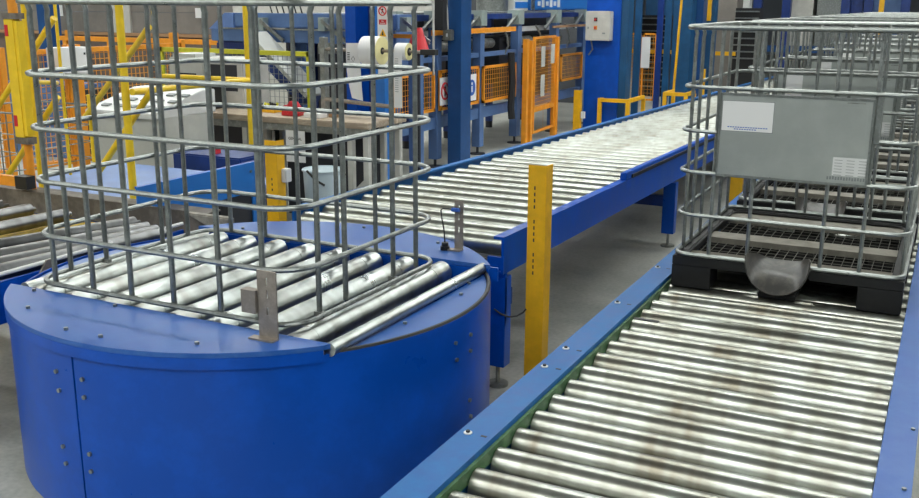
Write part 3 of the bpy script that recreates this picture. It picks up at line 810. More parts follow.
# wide blue column with isolator box
yc = 13.1
a = at_y(585, 60, yc); b_ = at_y(619, 60, yc)
t = thing('steel_column', 'wide bright blue steel column carrying a large pale control box', 'column', ((a.x + b_.x) / 2, yc, 0))
MB().span((a.x, yc, 0), (b_.x, yc + .3, H)).build('steel_section', 'blue', t, bevel=.004)
MB().span((b_.x, yc + .02, 0), (b_.x + .10, yc + .25, H)).build('side_channel', 'teal', t)
MB().span((a.x - .04, yc - .04, 0), (b_.x + .1, yc + .34, .02)).build('base_plate', 'blue', t)
c0 = at_y(586, 11, yc - .16); c1 = at_y(609, 41, yc - .16)
cb = MB().span((c0.x, yc - .16, c1.z), (c1.x, yc, c0.z)).build('control_box', 'cream', t, 'pale grey control box with two switches', bevel=.008)
for fx, fz in ((.42, .72), (.42, .44)):
    x = c0.x + (c1.x - c0.x) * fx; z = c1.z + (c0.z - c1.z) * fz
    k_ = MB().box((x, yc - .165, z), (.045, .012, .05)).build('switch_plate', 'orange' if fz < .5 else 'ink', cb)
    MB().cyl((x, yc - .19, z), (x, yc - .17, z), .014, 12).build('knob', 'red', k_)
MB().box((c0.x + .04, yc - .163, c1.z + .17), (.02, .004, .03)).build('mark', 'grey_ink', cb)
MB().box((c1.x - .08, yc - .163, c1.z + .1), (.04, .004, .02)).build('mark', 'grey_ink', cb)
MB().tube([(c0.x + .05, yc - .05, c1.z), (c0.x + .08, yc - .06, c1.z - .12), (c0.x + .02, yc - .05, c1.z - .2)], .01, 6).build('cable', 'galv_dark', cb)
# yellow post in front of it
ypx = at_y(576, 120, 12.75)
p3 = angle_post('safety_post', ypx.x + .05, 12.75, .095, at_y(576, 90, 12.75).z, 'short yellow angle iron post in front of the wide blue column', slots=False)
MB().box((ypx.x + .085, 12.79, .23), (.05, .05, .09)).build('sensor_box', 'white', p3)

q = at_y(742, 190, 6.6)
angle_post('safety_post', q.x, 6.6, .085, 1.04, 'yellow angle iron post seen through the front cage container below its plate', slots=False)
q = at_y(705, 75, 15.5)
angle_post('safety_post', q.x, 15.5, .05, at_y(703, 69, 15.5).z, 'thin far yellow post seen through the left side of the front cage container', slots=False)

# ------------------------------------------------------------------ yellow guard rails by the conveyor
def barrier(px0, px1, pyt, yF, yB, label, z):
    a = at_y(px0, pyt, yF); b_ = at_y(px1, pyt + 3, yF)
    t = thing('guard_rail', label, 'guard rail', (a.x, yF, 0))
    w = .05
    for x in (a.x, b_.x):
        for y in (yF, yB): MB().span((x - w / 2, y - w / 2, 0), (x + w / 2, y + w / 2, z - w)).build('leg', 'yellow', t)
        MB().span((x - w / 2, yF + w / 2, z - w), (x + w / 2, yB - w / 2, z)).build('side_bar', 'yellow', t)
    for y in (yF, ): MB().span((a.x - w / 2, y - w / 2, z - w), (b_.x + w / 2, y + w / 2, z)).build('top_bar', 'yellow', t)
barrier(600, 628, 98, 13.0, 13.75, 'yellow box section guard rail right of the wide blue column', at_y(600, 98, 13.0).z)
barrier(665, 686, 92, 14.3, 14.8, 'yellow box section guard rail at the foot of the blue gantry', at_y(666, 92, 14.3).z)

# ------------------------------------------------------------------ blue gantry in the back
def gantry():
    t = thing('lift_gantry', 'blue steel lift gantry with black slatted shutters beyond the guard rails', 'gantry', (-4.2, 16, 0))
    def post(p0, p1, y, m, d=.05, name='post', z1=H, z0=0, lab=None):
        a = at_y(p0, 60, y); b_ = at_y(p1, 60, y)
        MB().span((a.x, y, z0), (b_.x, y + d, z1)).build(name, m, t, lab)
    post(633, 639.5, 15.2, 'teal'); post(655, 660.5, 14.6, 'navy'); post(663, 669, 15.4, 'teal')
    post(671, 689, 16.5, 'teal', .3); post(690, 700, 16.8, 'column_blue', .3); post(702, 712, 17.2, 'teal', .2)
    a = at_y(676, 60, 16.3)
    MB().bar((a.x + .06, 16.3, 2.6), (a.x - .02, 16.3, 0), .035, .03).build('yellow_strip', 'yellow', t, 'thin yellow edge strip')
    a = at_y(708, 10, 17.1); MB().span((a.x - .04, 17.1, 1.45), (a.x + .05, 17.15, 4)).build('yellow_strip', 'yellow', t)
    a = at_y(628, 51, 18.3); b_ = at_y(735, 53, 18.3)
    MB().span((a.x, 18.3, a.z - .035), (b_.x, 18.36, a.z + .035)).build('cross_rail', 'yellow', t)
    for px in (666, 724): 
        pass
    # top beam
    a = at_y(622, 7, 16); b_ = at_y(668, 7, 16)
    MB().span((a.x, 17.4, at_y(640, 15, 17.4).z), (b_.x + .1, 17.8, 3.0)).build('head_beam', 'teal', t)
gantry()
def shutter(px0, px1, py0, py1, y, label, n):
    a = at_y(px0, py0, y); b_ = at_y(px1, py1, y)
    t = thing('slatted_stack', label, 'slatted stack', ((a.x + b_.x) / 2, y, 0))
    MB().span((a.x, y, 0), (b_.x, y + .4, a.z)).build('core', 'black', t)
    for k in range(n):
        z = b_.z + (a.z - b_.z) * (k + .5) / n
        MB().span((a.x + .0, y - .06, z - .012), (b_.x, y + .0, z + .012)).build('slat', 'galv', t)
shutter(638, 667, 15, 90, 18.5, 'tall black stack with pale slats behind the gantry posts', 12)
shutter(736, 756, 8, 62, 19, 'black rack with pale shelf edges seen over the front cage container', 8)
def far_guard():
    t = thing('mesh_gate', 'orange mesh gate with a white sign seen between the blue gantry posts', 'gate', (-4.6, 15.9, 0))
    a = at_y(628, 60, 16.6); b_ = at_y(656, 60, 16.6)
    m_ = (a.x + b_.x) / 2 - .02
    mesh_panel(t, (a.x, 16.6), (m_, 16.6), .1, at_y(640, 33, 16.6).z, pitch=.06)
    mesh_panel(t, (m_ + .02, 16.6), (b_.x, 16.6), .1, at_y(640, 33, 16.6).z, pitch=.06)
    c0 = at_y(642, 37, 16.5); c1 = at_y(649, 68, 16.5)
    MB().span((c0.x, 16.5, c1.z), (c1.x, 16.51, c0.z)).build('notice', 'white', t)
far_guard()
# far backdrop pieces above the containers
a = at_y(717, 20, 20); b_ = at_y(736, 20, 20)
tag(MB().span((a.x, 20, 0), (b_.x, 20.6, 4.5)).build('concrete_pier', 'grey_panel', None, bevel=.01), 'grey pier rising behind the blue gantry', 'pier')
a = at_y(736, 10, 21); b_ = at_y(749, 10, 21)
tag(MB().span((a.x, 21, 0), (b_.x, 21.3, 4.5)).build('wall_duct', 'white_paint', None, bevel=.01), 'white vertical duct right of the grey pier', 'duct')
def rack():
    t = thing('pallet_rack', 'dark blue pallet racking in the far background behind the container row', 'rack', (2, 23, 0))
    for px in (757, 786, 845, 868, 905):
        a = at_y(px, 10, 23); MB().span((a.x - .09, 23, 0), (a.x + .09, 23.2, 4)).build('upright', 'navy', t)
    a = at_y(750, 5, 23); b_ = at_y(960, 5, 23)
    for z in (.7, 2.05, 3.3): MB().span((a.x, 22.95, z), (b_.x, 23.05, z + .14)).build('beam', 'column_blue', t)
    for px, w, m_ in ((800, .6, 'cream'), (830, .5, 'galv'), (856, .3, 'navy'), (889, .6, 'frame_blue')):
        a = at_y(px, 10, 23.4); MB().span((a.x - w / 2, 23.2, .84), (a.x + w / 2, 24, 2.0)).build('stored_panel', m_, t)
    a = at_y(880, 20, 22.7); MB().span((a.x - .05, 22.7, 0), (a.x + .05, 22.8, 2)).build('end_guard', 'yellow', t)
rack()

# upper machinery behind the frame: silver vessel, blue tank, white housing
a = at_x(484, 12, XM - .6); b_ = at_x(500, 12, XM - .6)
t = thing('steel_vessel', 'silver steel vessel standing on the pale blue machine frame', 'vessel', (XM - .6, (a.y + b_.y) / 2, 1.62))
MB().cyl((XM - .6, (a.y + b_.y) / 2, 1.621), (XM - .6, (a.y + b_.y) / 2, 2.5), .21, 24).build('shell', 'galv', t)
MB().cyl((XM - .6, (a.y + b_.y) / 2, 1.9), (XM - .6, (a.y + b_.y) / 2, 1.94), .222, 24).build('band', 'galv_dark', t)
t = thing('blue_tank', 'sky blue boxy tank above the far end of the pale blue machine frame', 'tank', (XM - .5, 13.5, 1.62))
MB().span((XM - .9, at_x(532, 12, XM - .35).y, 1.63), (XM - .35, 15.6, 2.3)).build('body', 'tank', t, bevel=.02)
for k in range(6): MB().box((XM - .348, 12.9 + k * .15, 1.72), (.002, .10, .06 + .04 * (k % 2))).build('letter', 'white', t)
MB().span((XM - .348, 12.6, 1.64), (XM - .33, 12.7, 1.9)).build('bracket', 'galv', t)
t = thing('white_housing', 'white and pale blue housing between the silver vessel and the blue tank', 'housing', (XM - .55, 11.3, 1.62))
MB().span((XM - .9, at_x(514, 12, XM - .4).y, 1.62), (XM - .4, at_x(528, 12, XM - .4).y, 2.2)).build('cover', 'white_paint', t, bevel=.01)
MB().span((XM - .399, at_x(515, 12, XM - .4).y, 1.66), (XM - .39, at_x(527, 12, XM - .4).y, 1.74)).build('stripe', 'tank', t)

# ------------------------------------------------------------------ H column with sign strip behind the cage
t = thing('steel_column', 'broad blue H section column behind the label rolls', 'column', (-4.15, 7.15, 0))
xa = at_y(347, 100, 7.05).x; xb = at_y(378, 100, 7.05).x
MB().span((xa, 7.05, 0), (xa + .10, 7.4, H)).build('flange', 'blue', t)
MB().span((xa + .10, 7.25, 0), (xb, 7.27, H)).build('web', 'navy', t)  # same column darkened to navy: shade of the recess put into the colour
MB().span((xb, 7.02, 0), (xb + .085, 7.12, H)).build('flange', 'tank', t)  # right flange in a paler blue, its light put into the colour
MB().span((xa - .03, 7.0, 0), (xb + .13, 7.43, .02)).build('base_plate', 'navy', t)
xs0 = at_y(378, 40, 7.0).x; xs1 = at_y(388.5, 40, 7.0).x
zt_, zb_ = at_y(383, 1, 7.0).z, at_y(383, 75, 7.0).z
t = thing('safety_sign', 'narrow white sign strip with red prohibition ring and yellow warning triangle', 'sign', ((xs0 + xs1) / 2, 7.0, zb_))
MB().span((xs0, 6.996, zb_), (xs1, 7.0, zt_)).build('board', 'white', t)
cx = (xs0 + xs1) / 2; cz = at_y(383, 11, 6.99).z; rr = .034
MB().tube([(cx + rr * math.cos(a_), 6.993, cz + rr * math.sin(a_)) for a_ in [2 * PI * k / 24 for k in range(24)]], .005, 6, True).bar((cx - .022, 6.993, cz + .022), (cx + .022, 6.993, cz - .022), .005, .006).build('prohibition_ring', 'red', t)
MB().cyl((cx, 6.994, cz + .012), (cx, 6.995, cz + .012), .008, 10).bar((cx, 6.995, cz + .008), (cx - .008, 6.995, cz - .02), .002, .008).bar((cx, 6.995, cz + .008), (cx + .01, 6.995, cz - .02), .002, .005).build('walking_figure', 'ink', t)
z2 = at_y(383, 22, 6.99).z
pr = MB().box((cx, 6.9945, z2), (.07, .002, .04)).build('red_panel', 'red', t)
text('lettering', 'No', .018, (cx, 6.992, z2 + .006), (1, 0, 0), (0, 0, 1), 'white', pr)
MB().box((cx, 6.993, z2 - .01), (.05, .001, .005)).build('printed_line', 'white', pr)
z3 = at_y(383, 33, 6.99).z
tri = MB().prism([(cx - .034, z3 - .028), (cx + .034, z3 - .028), (cx, z3 + .034)], 6.9935, 6.9955, 'y').build('warning_triangle', 'yellow', t)
MB().prism([(cx - .008, z3 - .018), (cx + .008, z3 - .018), (cx + .004, z3 + .012), (cx - .004, z3 + .012)], 6.992, 6.9935, 'y').build('symbol', 'ink', tri)

YD = 6.05; YD0, YD1 = 6.05, 6.62; ZD = at_y(300, 119, YD).z
# ------------------------------------------------------------------ label rolls on spindles
YS = 6.35
t = thing('roll_spindle', 'horizontal steel spindle holding label rolls above the work table', 'spindle', (-3.5, YS, 1.3))
z_s = at_y(385, 51, YS).z
xa = at_y(325, 50, YS).x; xb = at_y(421, 52, YS).x
MB().cyl((xa, YS, z_s), (xb, YS, z_s), .012, 12).build('shaft', 'bracket', t)
MB().span((xa - .03, YS - .03, ZD + .001), (xa + .01, YS + .03, 1.46)).build('stand', 'galv_dark', t)
xj = at_y(422, 52, YS).x; MB().span((xj - .005, YS - .02, z_s - .02), (xj + .12, YS + .03, z_s + .02)).build('end_block', 'ink', t)
zl = at_y(350, 100, YS).z
MB().cyl((xa, YS - .02, zl), (at_y(392, 100, YS).x, YS - .02, zl - .03), .016, 12).build('lower_shaft', 'bracket', t)
def roll(px0, px1, r, ri, label, m):
    x0, x1 = at_y(px0, 52, YS).x, at_y(px1, 52, YS).x
    t = thing('label_roll', label, 'label roll', ((x0 + x1) / 2, YS, z_s))
    b = MB(); N = 36
    vs = []
    for (x, rad) in ((x0, ri), (x0, r), (x1, r), (x1, ri)):
        vs.append([b.bm.verts.new((x, YS + rad * math.cos(2 * PI * k / N), z_s + rad * math.sin(2 * PI * k / N))) for k in range(N)])
    for i in range(4):
        A, B = vs[i], vs[(i + 1) % 4]
        for k in range(N): b.bm.faces.new((A[k], A[(k + 1) % N], B[(k + 1) % N], B[k]))
    b.build('paper', m, t)
    b = MB(); b.cyl((x0 - .001, YS, z_s), (x1 + .001, YS, z_s), ri, 24, caps=False); b.build('core_tube', 'card', t)
    return t, x0, x1
r1, xq0, xq1 = roll(365, 382, .106, .032, 'large white label roll with a cream end on the spindle', 'white')
MB().cyl((xq1 - .0, YS, z_s), (xq1 + .003, YS, z_s), .104, 36).build('end_face', 'core', r1, 'cream paper end face')
MB().cyl((xq1 + .003, YS, z_s), (xq1 + .005, YS, z_s), .026, 24).build('core_hole', 'ink', r1)
r2, xw0, xw1 = roll(398, 409, .063, .02, 'small label roll at the right end of the spindle with its strip hanging down', 'white')
MB().cyl((xw1, YS, z_s), (xw1 + .003, YS, z_s), .062, 36).build('end_face', 'core', r2)
MB().cyl((xw1 + .003, YS, z_s), (xw1 + .005, YS, z_s), .03, 24).build('core_hole', 'ink', r2)
xh = at_y(403.5, 60, YS - .05).x
b = MB(); zz0 = z_s; zz1 = at_y(405, 108, YS - .05).z
b.span((xw0 + .0, YS - .066, zz1), (xw0 + (xw1 - xw0) * .75, YS - .064, zz0)); b.build('hanging_strip', 'white', r2)
b = MB()
for k in range(16): b.box((xw0 + .025, YS - .0667, zz0 - .05 - k * .016), (.03, .0006, .004))
b.build('printed_line', 'grey_ink', r2)
# loose strip of labels
t = thing('label_strip', 'loose white strip of printed labels hanging left of the large roll', 'label strip', (-3.7, YS - .06, 1.1))
pa, pb_, pc, pd = at_y(346, 43, YS - .06), at_y(360, 43, YS - .06), at_y(363, 101, YS - .02), at_y(352, 98, YS - .02)
b = MB(); N = 8; prev = None
for k in range(N + 1):
    f = k / N; o_ = math.sin(f * PI) * .03
    L_ = pa.lerp(pd, f) + V((0, -o_, 0)); R_ = pb_.lerp(pc, f) + V((0, -o_ * .3, 0))
    v0, v1 = b.bm.verts.new(L_), b.bm.verts.new(R_)
    if prev: b.bm.faces.new((prev[0], prev[1], v1, v0))
    prev = (v0, v1)
bmesh.ops.solidify(b.bm, geom=b.bm.faces[:], thickness=.0015)
st = b.build('paper', 'white', t)
b = MB(); q = at_y(353, 58, YS - .085); 
for k in range(5): b.box((q.x - .02, q.y - .03, q.z + .04 - k * .013), (.022, .001, .006))
b.tube([(q.x + .02 + .015 * math.cos(a_), q.y - .03, q.z - .005 + .02 * math.sin(a_)) for a_ in [PI / 2 * k for k in range(4)]], .002, 4, True)
b.build('printing', 'ink', t)

# ------------------------------------------------------------------ work table and what stands on it
xl, xr = at_y(150, 112, YD).x, at_y(368, 131, YD).x
t = thing('work_table', 'long work table with worn wooden top and pale metal legs behind the cage', 'table', ((xl + xr) / 2, 6.4, 0))
MB().span((xl, YD0, ZD - .045), (xr, YD1, ZD)).build('table_top', 'wood', t, bevel=.004)
MB().span((xl, YD0 + .02, ZD - .10), (xr, YD0 + .04, ZD - .046)).build('apron', 'galv_dark', t)
for px in (397, 352, 248, 165):
    q = at_y(px, 170, YD0 + .05) if px != 397 else at_y(394, 170, YD0 + .05)
    x = min(q.x, xr - .04)
    for y in (YD0 + .05, YD1 - .06): MB().span((x - .022, y - .022, 0), (x + .022, y + .022, ZD - .045)).build('leg', 'cream', t)
xk0, xk1 = at_y(352, 170, YD0).x, min(at_y(394, 170, YD0).x, xr - .04)
MB().bar((xk0, YD0 + .05, .32), (xk1, YD0 + .05, .42), .03, .05).build('cross_brace', 'cream', t)
xk2 = at_y(248, 170, YD0).x
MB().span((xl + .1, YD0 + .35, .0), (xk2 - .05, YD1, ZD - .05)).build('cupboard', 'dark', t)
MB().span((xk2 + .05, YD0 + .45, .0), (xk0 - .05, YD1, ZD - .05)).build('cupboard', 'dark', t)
MB().span((at_y(228, 130, YD0).x, YD0 + .25, .05), (at_y(247, 130, YD0).x, YD0 + .34, ZD - .05)).build('side_panel', 'cream', t)
# GENERAL sign
c0, c1 = at_y(285.5, 130, YD0 - .01), at_y(305.5, 163, YD0 - .01)
t = thing('general_sign', 'white sheet sign with black lettering under the work table', 'sign', ((c0.x + c1.x) / 2, c0.y, c1.z))
MB().span((c0.x, c0.y, c1.z), (c1.x, c0.y + .004, c0.z)).build('board', 'white', t)
text('lettering', 'GENERAL', .029, ((c0.x + c1.x) / 2, c0.y - .002, c0.z - .062), (1, 0, 0), (0, 0, 1), 'ink', t)
b = MB()
for k in range(5): b.box((c0.x + .03 + k * .02, c0.y - .001, c0.z - .145), (.013, .001, .025))
b.build('printed_line', 'ink', t)
c0, c1 = at_y(272, 131, YD0 + .3), at_y(275, 152, YD0 + .3)
tag(MB().span((c0.x, c0.y, c1.z), (c1.x, c0.y + .01, c0.z)).build('marker_strip', 'white'), 'thin upright white strip left of the lettered sign', 'strip')
# pale blue bin
bx = at_z(322, 212, .03)
bx = at_y(319, 190, 5.7)
t = thing('plastic_bin', 'pale blue plastic waste bin standing in front of the work table', 'bin', (bx.x, 5.75, 0))
b = MB(); b.cyl((bx.x, 5.75, 0), (bx.x, 5.75, .55), .115, 24, r2=.14); b.build('tub', 'bin', t)
MB().tube([(bx.x + .142 * math.cos(2 * PI * k / 24), 5.75 + .142 * math.sin(2 * PI * k / 24), .55) for k in range(24)], .008, 6, True).build('rim', 'bin', t)
MB().tube([(bx.x - .03, 5.60, .56), (bx.x + .04, 5.60, .50), (bx.x + .10, 5.63, .46)], .008, 6).build('handle', 'ink', t)

def boxthing(name, label, cat, px0, py0, px1, py1, y, depth, m, bevel=.006, extra=None):
    c0, c1 = at_y(px0, py0, y), at_y(px1, py1, y)
    zb = ZD if abs(c1.z - ZD) < .3 else c1.z
    t = thing(name, label, cat, ((c0.x + c1.x) / 2, y + depth / 2, zb))
    MB().span((c0.x, y, zb), (c1.x, y + depth, c0.z)).build('body', m, t, bevel=bevel)
    if extra: extra(t, c0.x, c1.x, y, zb, c0.z)
    return t
def ex_mon(t, x0, x1, y, z0, z1):
    w, h = x1 - x0, z1 - z0
    MB().span((x0 + w * .12, y - .004, z0 + h * .35), (x1 - w * .15, y - .001, z1 - h * .12)).build('screen', 'dark', t)
    MB().span((x0 + w * .3, y - .004, z0 + h * .1), (x0 + w * .5, y - .001, z0 + h * .2)).build('button', 'grey_ink', t)
boxthing('computer_terminal', 'cream computer terminal with dark screen on the left of the work table', 'computer', 206, 58, 244, 101, 6.4, .35, 'cream', .01, ex_mon)
def ex_prn(t, x0, x1, y, z0, z1):
    w, h = x1 - x0, z1 - z0
    MB().span((x0 + w * .2, y - .004, z0 + h * .45), (x1 - w * .2, y - .001, z0 + h * .68)).build('paper_slot', 'dark', t)
    MB().span((x0 + w * .05, y + .04, z1), (x1 - w * .3, y + .3, z1 + .03)).build('lid', 'pale_grey', t)
boxthing('label_printer', 'pale grey label printer left of the computer terminal', 'printer', 168, 57, 204, 86, 6.42, .4, 'pale_grey', .01, ex_prn)
boxthing('black_case', 'black case with a pale front in front of the label printer', 'case', 163, 86, 205, 103, 6.16, .22, 'ink', .006,
         lambda t, x0, x1, y, z0, z1: MB().span((x0 + (x1 - x0) * .25, y - .004, z0 + .01), (x0 + (x1 - x0) * .45, y - .001, z1 - .01)).build('front_plate', 'white_paint', t))
boxthing('red_box', 'small red box lying at the front edge of the table left of the terminal', 'box', 186, 99, 206, 106, 6.08, .05, 'red', .004)
# tape dispenser
c = at_y(290, 103, 6.2)
t = thing('tape_dispenser', 'red tape dispenser lying in the middle of the work table', 'tape dispenser', (c.x, 6.2, ZD))
MB().prism([(c.x - .07, ZD), (c.x + .09, ZD), (c.x + .10, ZD + .03), (c.x + .05, ZD + .10), (c.x + .02, ZD + .12), (c.x - .02, ZD + .075), (c.x - .06, ZD + .06)], 6.17, 6.25, 'y').build('body', 'red', t, bevel=.006)
MB().cyl((c.x - .02, 6.165, ZD + .05), (c.x - .02, 6.255, ZD + .05), .035, 20).build('wheel', 'red', t)
c = at_y(313, 107, 6.15)
tag(MB().box((c.x, 6.18, ZD + .02), (.15, .10, .035)).build('paper_pad', 'white', None, bevel=.003), 'white paper pad right of the red tape dispenser', 'paper pad')
c = at_y(329, 106, 6.2)
tag(MB().box((c.x, 6.3, ZD + .03), (.07, .12, .055)).build('card_box', 'card', None, bevel=.003), 'small brown cardboard box right of the white pad', 'box')
c = at_y(266, 101, 6.3)
t = thing('parts_tray', 'yellow tray of small parts left of the red tape dispenser', 'tray', (c.x, 6.35, ZD))
MB().span((c.x - .09, 6.28, ZD), (c.x + .09, 6.42, ZD + .035)).build('tray', 'yellow', t, bevel=.003)
for k in range(7): MB().cyl((c.x - .07 + k * .023, 6.3 + (k % 3) * .03, ZD + .035), (c.x - .06 + k * .023, 6.32 + (k % 3) * .03, ZD + .07), .012, 8).build('part', 'lime' if k % 2 else 'ink', t)

# ------------------------------------------------------------------ grey console desk left
t = thing('control_console', 'pale grey control console with sloping key panel behind the yellow tubes', 'console', (-5.2, 5.2, 0))
yc_ = 5.15
c0, c1 = at_y(84, 104, yc_), at_y(154, 110, yc_)
zf = c1.z - .03
MB().span((c0.x + .04, yc_ + .05, 0), (c1.x, yc_ + .6, zf - .04)).build('body', 'pale_grey', t)
MB().prism([(yc_, zf - .04), (yc_, zf), (yc_ + .5, zf + .13), (yc_ + .65, zf + .13), (yc_ + .65, zf - .04)], c0.x, c1.x, 'x').build('panel', 'white_paint', t, bevel=.006)
for i in range(5):
    for j in range(3):
        x = c0.x + .12 + i * .13; y = yc_ + .10 + j * .13; z = zf + .13 * (y - yc_) / .5 + .006
        MB().box((x, y, z), (.07, .04, .012), Matrix.Rotation(math.atan(.26), 3, 'X')).build('key', 'grey_ink', t)

# ------------------------------------------------------------------ blue low platform + blue covered drive behind left rollers
ZP = .67
t = thing('drive_cover', 'flat pale blue cover plate behind the grimy steel beam', 'cover', (-4.1, 4.0, 0))
MB().span((-4.9, 3.78, ZP - .02), (-3.56, 4.75, ZP)).build('cover_plate', 'lilac_blue', t)
MB().span((-4.9, 3.775, ZP - .16), (-3.56, 3.79, ZP - .021)).build('front_lip', 'blue', t)
MB().span((-4.85, 3.85, 0), (-3.6, 4.7, ZP - .16)).build('plinth', 'dark', t)
t = thing('drive_housing', 'bright blue drive housing with a dark opening behind the cage', 'housing', (-3.5, 3.7, 0))
XP = -3.5 - .02
yA, yB_ = at_x(137, 190, XP).y, at_x(258, 165, XP).y
zA, zB_ = at_x(137, 188, XP).z, at_x(256, 161, XP).z
zT = (zA + zB_) / 2
zlow = at_x(137, 204, XP).z
yc0 = at_x(178, 200, XP).y
b = MB(); b.prism([(yA, zT), (yB_, zT), (yB_, .45), (yB_ - .06, .45), (yB_ - .06, .66), (yB_ - .30, .66), (yB_ - .30, .60), (yc0, .62), (yc0 - .02, zlow - .08), (yA, zlow)], XP - .01, XP, 'x')
b.build('side_panel', 'tank', t, 'bright blue side panel', bevel=.001)
MB().span((XP - .034, yB_ - .31, .2), (XP - .012, yB_ - .02, .66)).build('opening', 'dark', t)
MB().span((XP - .02, yB_ - .38, .2), (XP + .03, yB_ - .3, .66)).build('rubber_post', 'black', t)
MB().span((XP - .035, yA + .02, zT - .012), (XP - .01, yB_, zT - .001)).build('lid', 'blue', t)
MB().span((XP - .035, yB_ - .03, 0), (XP, yB_, zT)).build('end_panel', 'blue', t)
for yy, zz_ in ((yA + .09, zT - .06), (yB_ - .07, zT - .05)): MB().cyl((XP, yy, zz_), (XP + .006, yy, zz_), .008, 8).build('bolt', 'galv', t)
t = thing('motor_cover', 'dark blue box cover behind the bright blue housing', 'cover', (-4.1, 5.0, 0))
c0, c1 = at_y(172, 153, 4.9), at_y(240, 158, 4.9)
MB().span((c0.x, 4.9, 0), (c1.x, 5.25, (c0.z + c1.z) / 2)).build('box', 'navy', t, bevel=.01)
MB().box(((c0.x + c1.x) / 2, 5.0, (c0.z + c1.z) / 2 + .02), (.05, .05, .04)).build('button', 'red', t)

# ------------------------------------------------------------------ yellow tube guard frame (left)
t = thing('tube_frame', 'yellow tubular guard frame with diagonal braces behind the left rollers', 'guard frame', (-4.1, 3.6, 0))
def vtube(px, py, z0, y, r, ztop=3.2, m='bright_yellow', nm='post'):
    q = at_y(px, py, y); MB().cyl((q.x, y, z0), (q.x, y, ztop), r, 16).build(nm, m, t); return q.x
xA = vtube(38, 140, ZP + .001, 3.86, .021)
xB = vtube(130, 150, ZP + .001, 3.86, .021)
xC = vtube(94, 150, ZP + .001, 4.68, .018, 1.12)
xD = vtube(160, 110, 0, 5.08, .013)
xE = vtube(250, 110, 0, 5.40, .019)
def dtube(p, y0, q, y1, r=.018, nm='brace'):
    MB().cyl(at_y(*p, y0), at_y(*q, y1), r, 12).build(nm, 'bright_yellow', t)
dtube((54, 18), 3.99, (-6, 113), 3.99); dtube((58, 97), 3.92, (-6, 197), 3.92)
dtube((149, 27), 4.2, (84, 119), 4.6); dtube((152, 90), 3.95, (100, 170), 3.95)
dtube((33, 82), 3.86, (57, 83), 4.24, .013, 'rail')
dtube((132, 92), 3.86, (250, 80), 5.40, .018, 'rail'); dtube((162, 76), 5.08, (250, 80), 5.40, .016, 'rail')
q = at_y(58, 40, 4.25); MB().cyl((q.x, 4.25, ZP + .001), (q.x, 4.25, 3.2), .010, 10).build('post', 'bright_yellow', t)

# safety light curtain
t = thing('light_curtain', 'tall bright yellow light curtain housing on an orange pole at the far left', 'light curtain', (-4.5, 3.3, 0))
ys_ = 3.64
a = at_y(13, 19, ys_); b_ = at_y(25, 138, ys_); 
w = .075
xm = (a.x + b_.x) / 2
xm = at_y(14, 80, ys_).x
MB().span((xm - w / 2, ys_, b_.z), (xm + w / 2, ys_ + .05, a.z)).build('housing', 'bright_yellow', t, bevel=.004)
MB().span((xm + w / 2, ys_ + .003, b_.z + .01), (xm + w / 2 + .022, ys_ + .05, a.z - .01)).build('side_channel', 'bright_yellow', t)
for z0, z1 in ((a.z, a.z + .03), (b_.z - .035, b_.z)): MB().span((xm - w / 2 - .003, ys_ - .003, z0), (xm + w / 2 + .028, ys_ + .053, z1)).build('end_cap', 'beam_steel', t)
for z in (a.z - .06, b_.z + .09): MB().box((xm - .018, ys_ - .001, z), (.024, .003, .06)).build('red_mark', 'red', t)
MB().cyl((xm + .01, ys_ + .03, a.z + .03), (xm + .01, ys_ + .03, 2.6), .025, 12).build('pole', 'orange', t); MB().cyl((xm + .02, ys_ + .03, ZT + .02), (xm + .02, ys_ + .03, b_.z - .035), .022, 12).build('pole', 'orange', t)
q0, q1 = at_y(0, 179, ys_ - .04), at_y(20, 182, ys_ - .04)
MB().bar((q0.x - .5, ys_ - .03, q1.z), (xm, ys_ - .03, q1.z), .03, .055).build('mounting_bar', 'orange', t)
MB().box((xm + .04, ys_ - .03, q1.z), (.09, .06, .07)).build('clamp', 'black', t)

# ------------------------------------------------------------------ orange mesh fence far left (X = -7.15)
XF = -7.3
def fence(y0, y1, label):
    t = thing('mesh_fence', label, 'fence', (XF, y0, 0))
    mesh_panel(t, (XF, y0), (XF, y1), .24, 1.30, pitch=.055, fr=.045, wire=.003)
    for y in (y0, y1): MB().span((XF - .03, y - .03, 0), (XF + .03, y + .03, 1.33)).build('post', 'orange', t)
    return t
fence(3.9, 5.78, 'orange mesh fence at the far left edge behind the light curtain')
fence(5.95, 6.5, 'narrow orange mesh fence panel partly covered by a white cabinet')
fence(6.6, 8.0, 'orange mesh fence section right of the white cabinet')
c0, c1 = at_x(58, 48, XF + .2), at_x(90, 74, XF + .2)
t = thing('wall_cabinet', 'white cabinet mounted on the orange mesh fence', 'cabinet', (XF + .12, (c0.y + c1.y) / 2, c1.z))
MB().span((XF + .04, c0.y, c1.z), (XF + .2, c1.y, c0.z)).build('body', 'white', t, bevel=.006)
MB().span((XF + .2, c0.y + .02, c1.z + .02), (XF + .206, c1.y - .02, c0.z - .02)).build('door', 'white', t)
for z in (c0.z - .06, c1.z + .06): MB().box((XF + .207, c1.y - .05, z), (.004, .02, .02)).build('latch', 'dark', t)
# lower rail (lime) frame guard in the middle
t = thing('mesh_guard', 'lime yellow framed mesh guard between the terminal and the slanting belt', 'guard panel', (-5.5, 7.1, 0))
yq = 7.05
a, b_ = at_y(160, 48, yq), at_y(311, 53, yq)
mesh_panel(t, (a.x, yq), (b_.x, yq), .2, (a.z + b_.z) / 2 + .01, 'lime', pitch=.05, fr=.04, mw='grey_ink')
for x in (a.x, b_.x): MB().span((x - .02, yq - .02, 0), (x + .02, yq + .02, .2)).build('leg', 'lime', t)

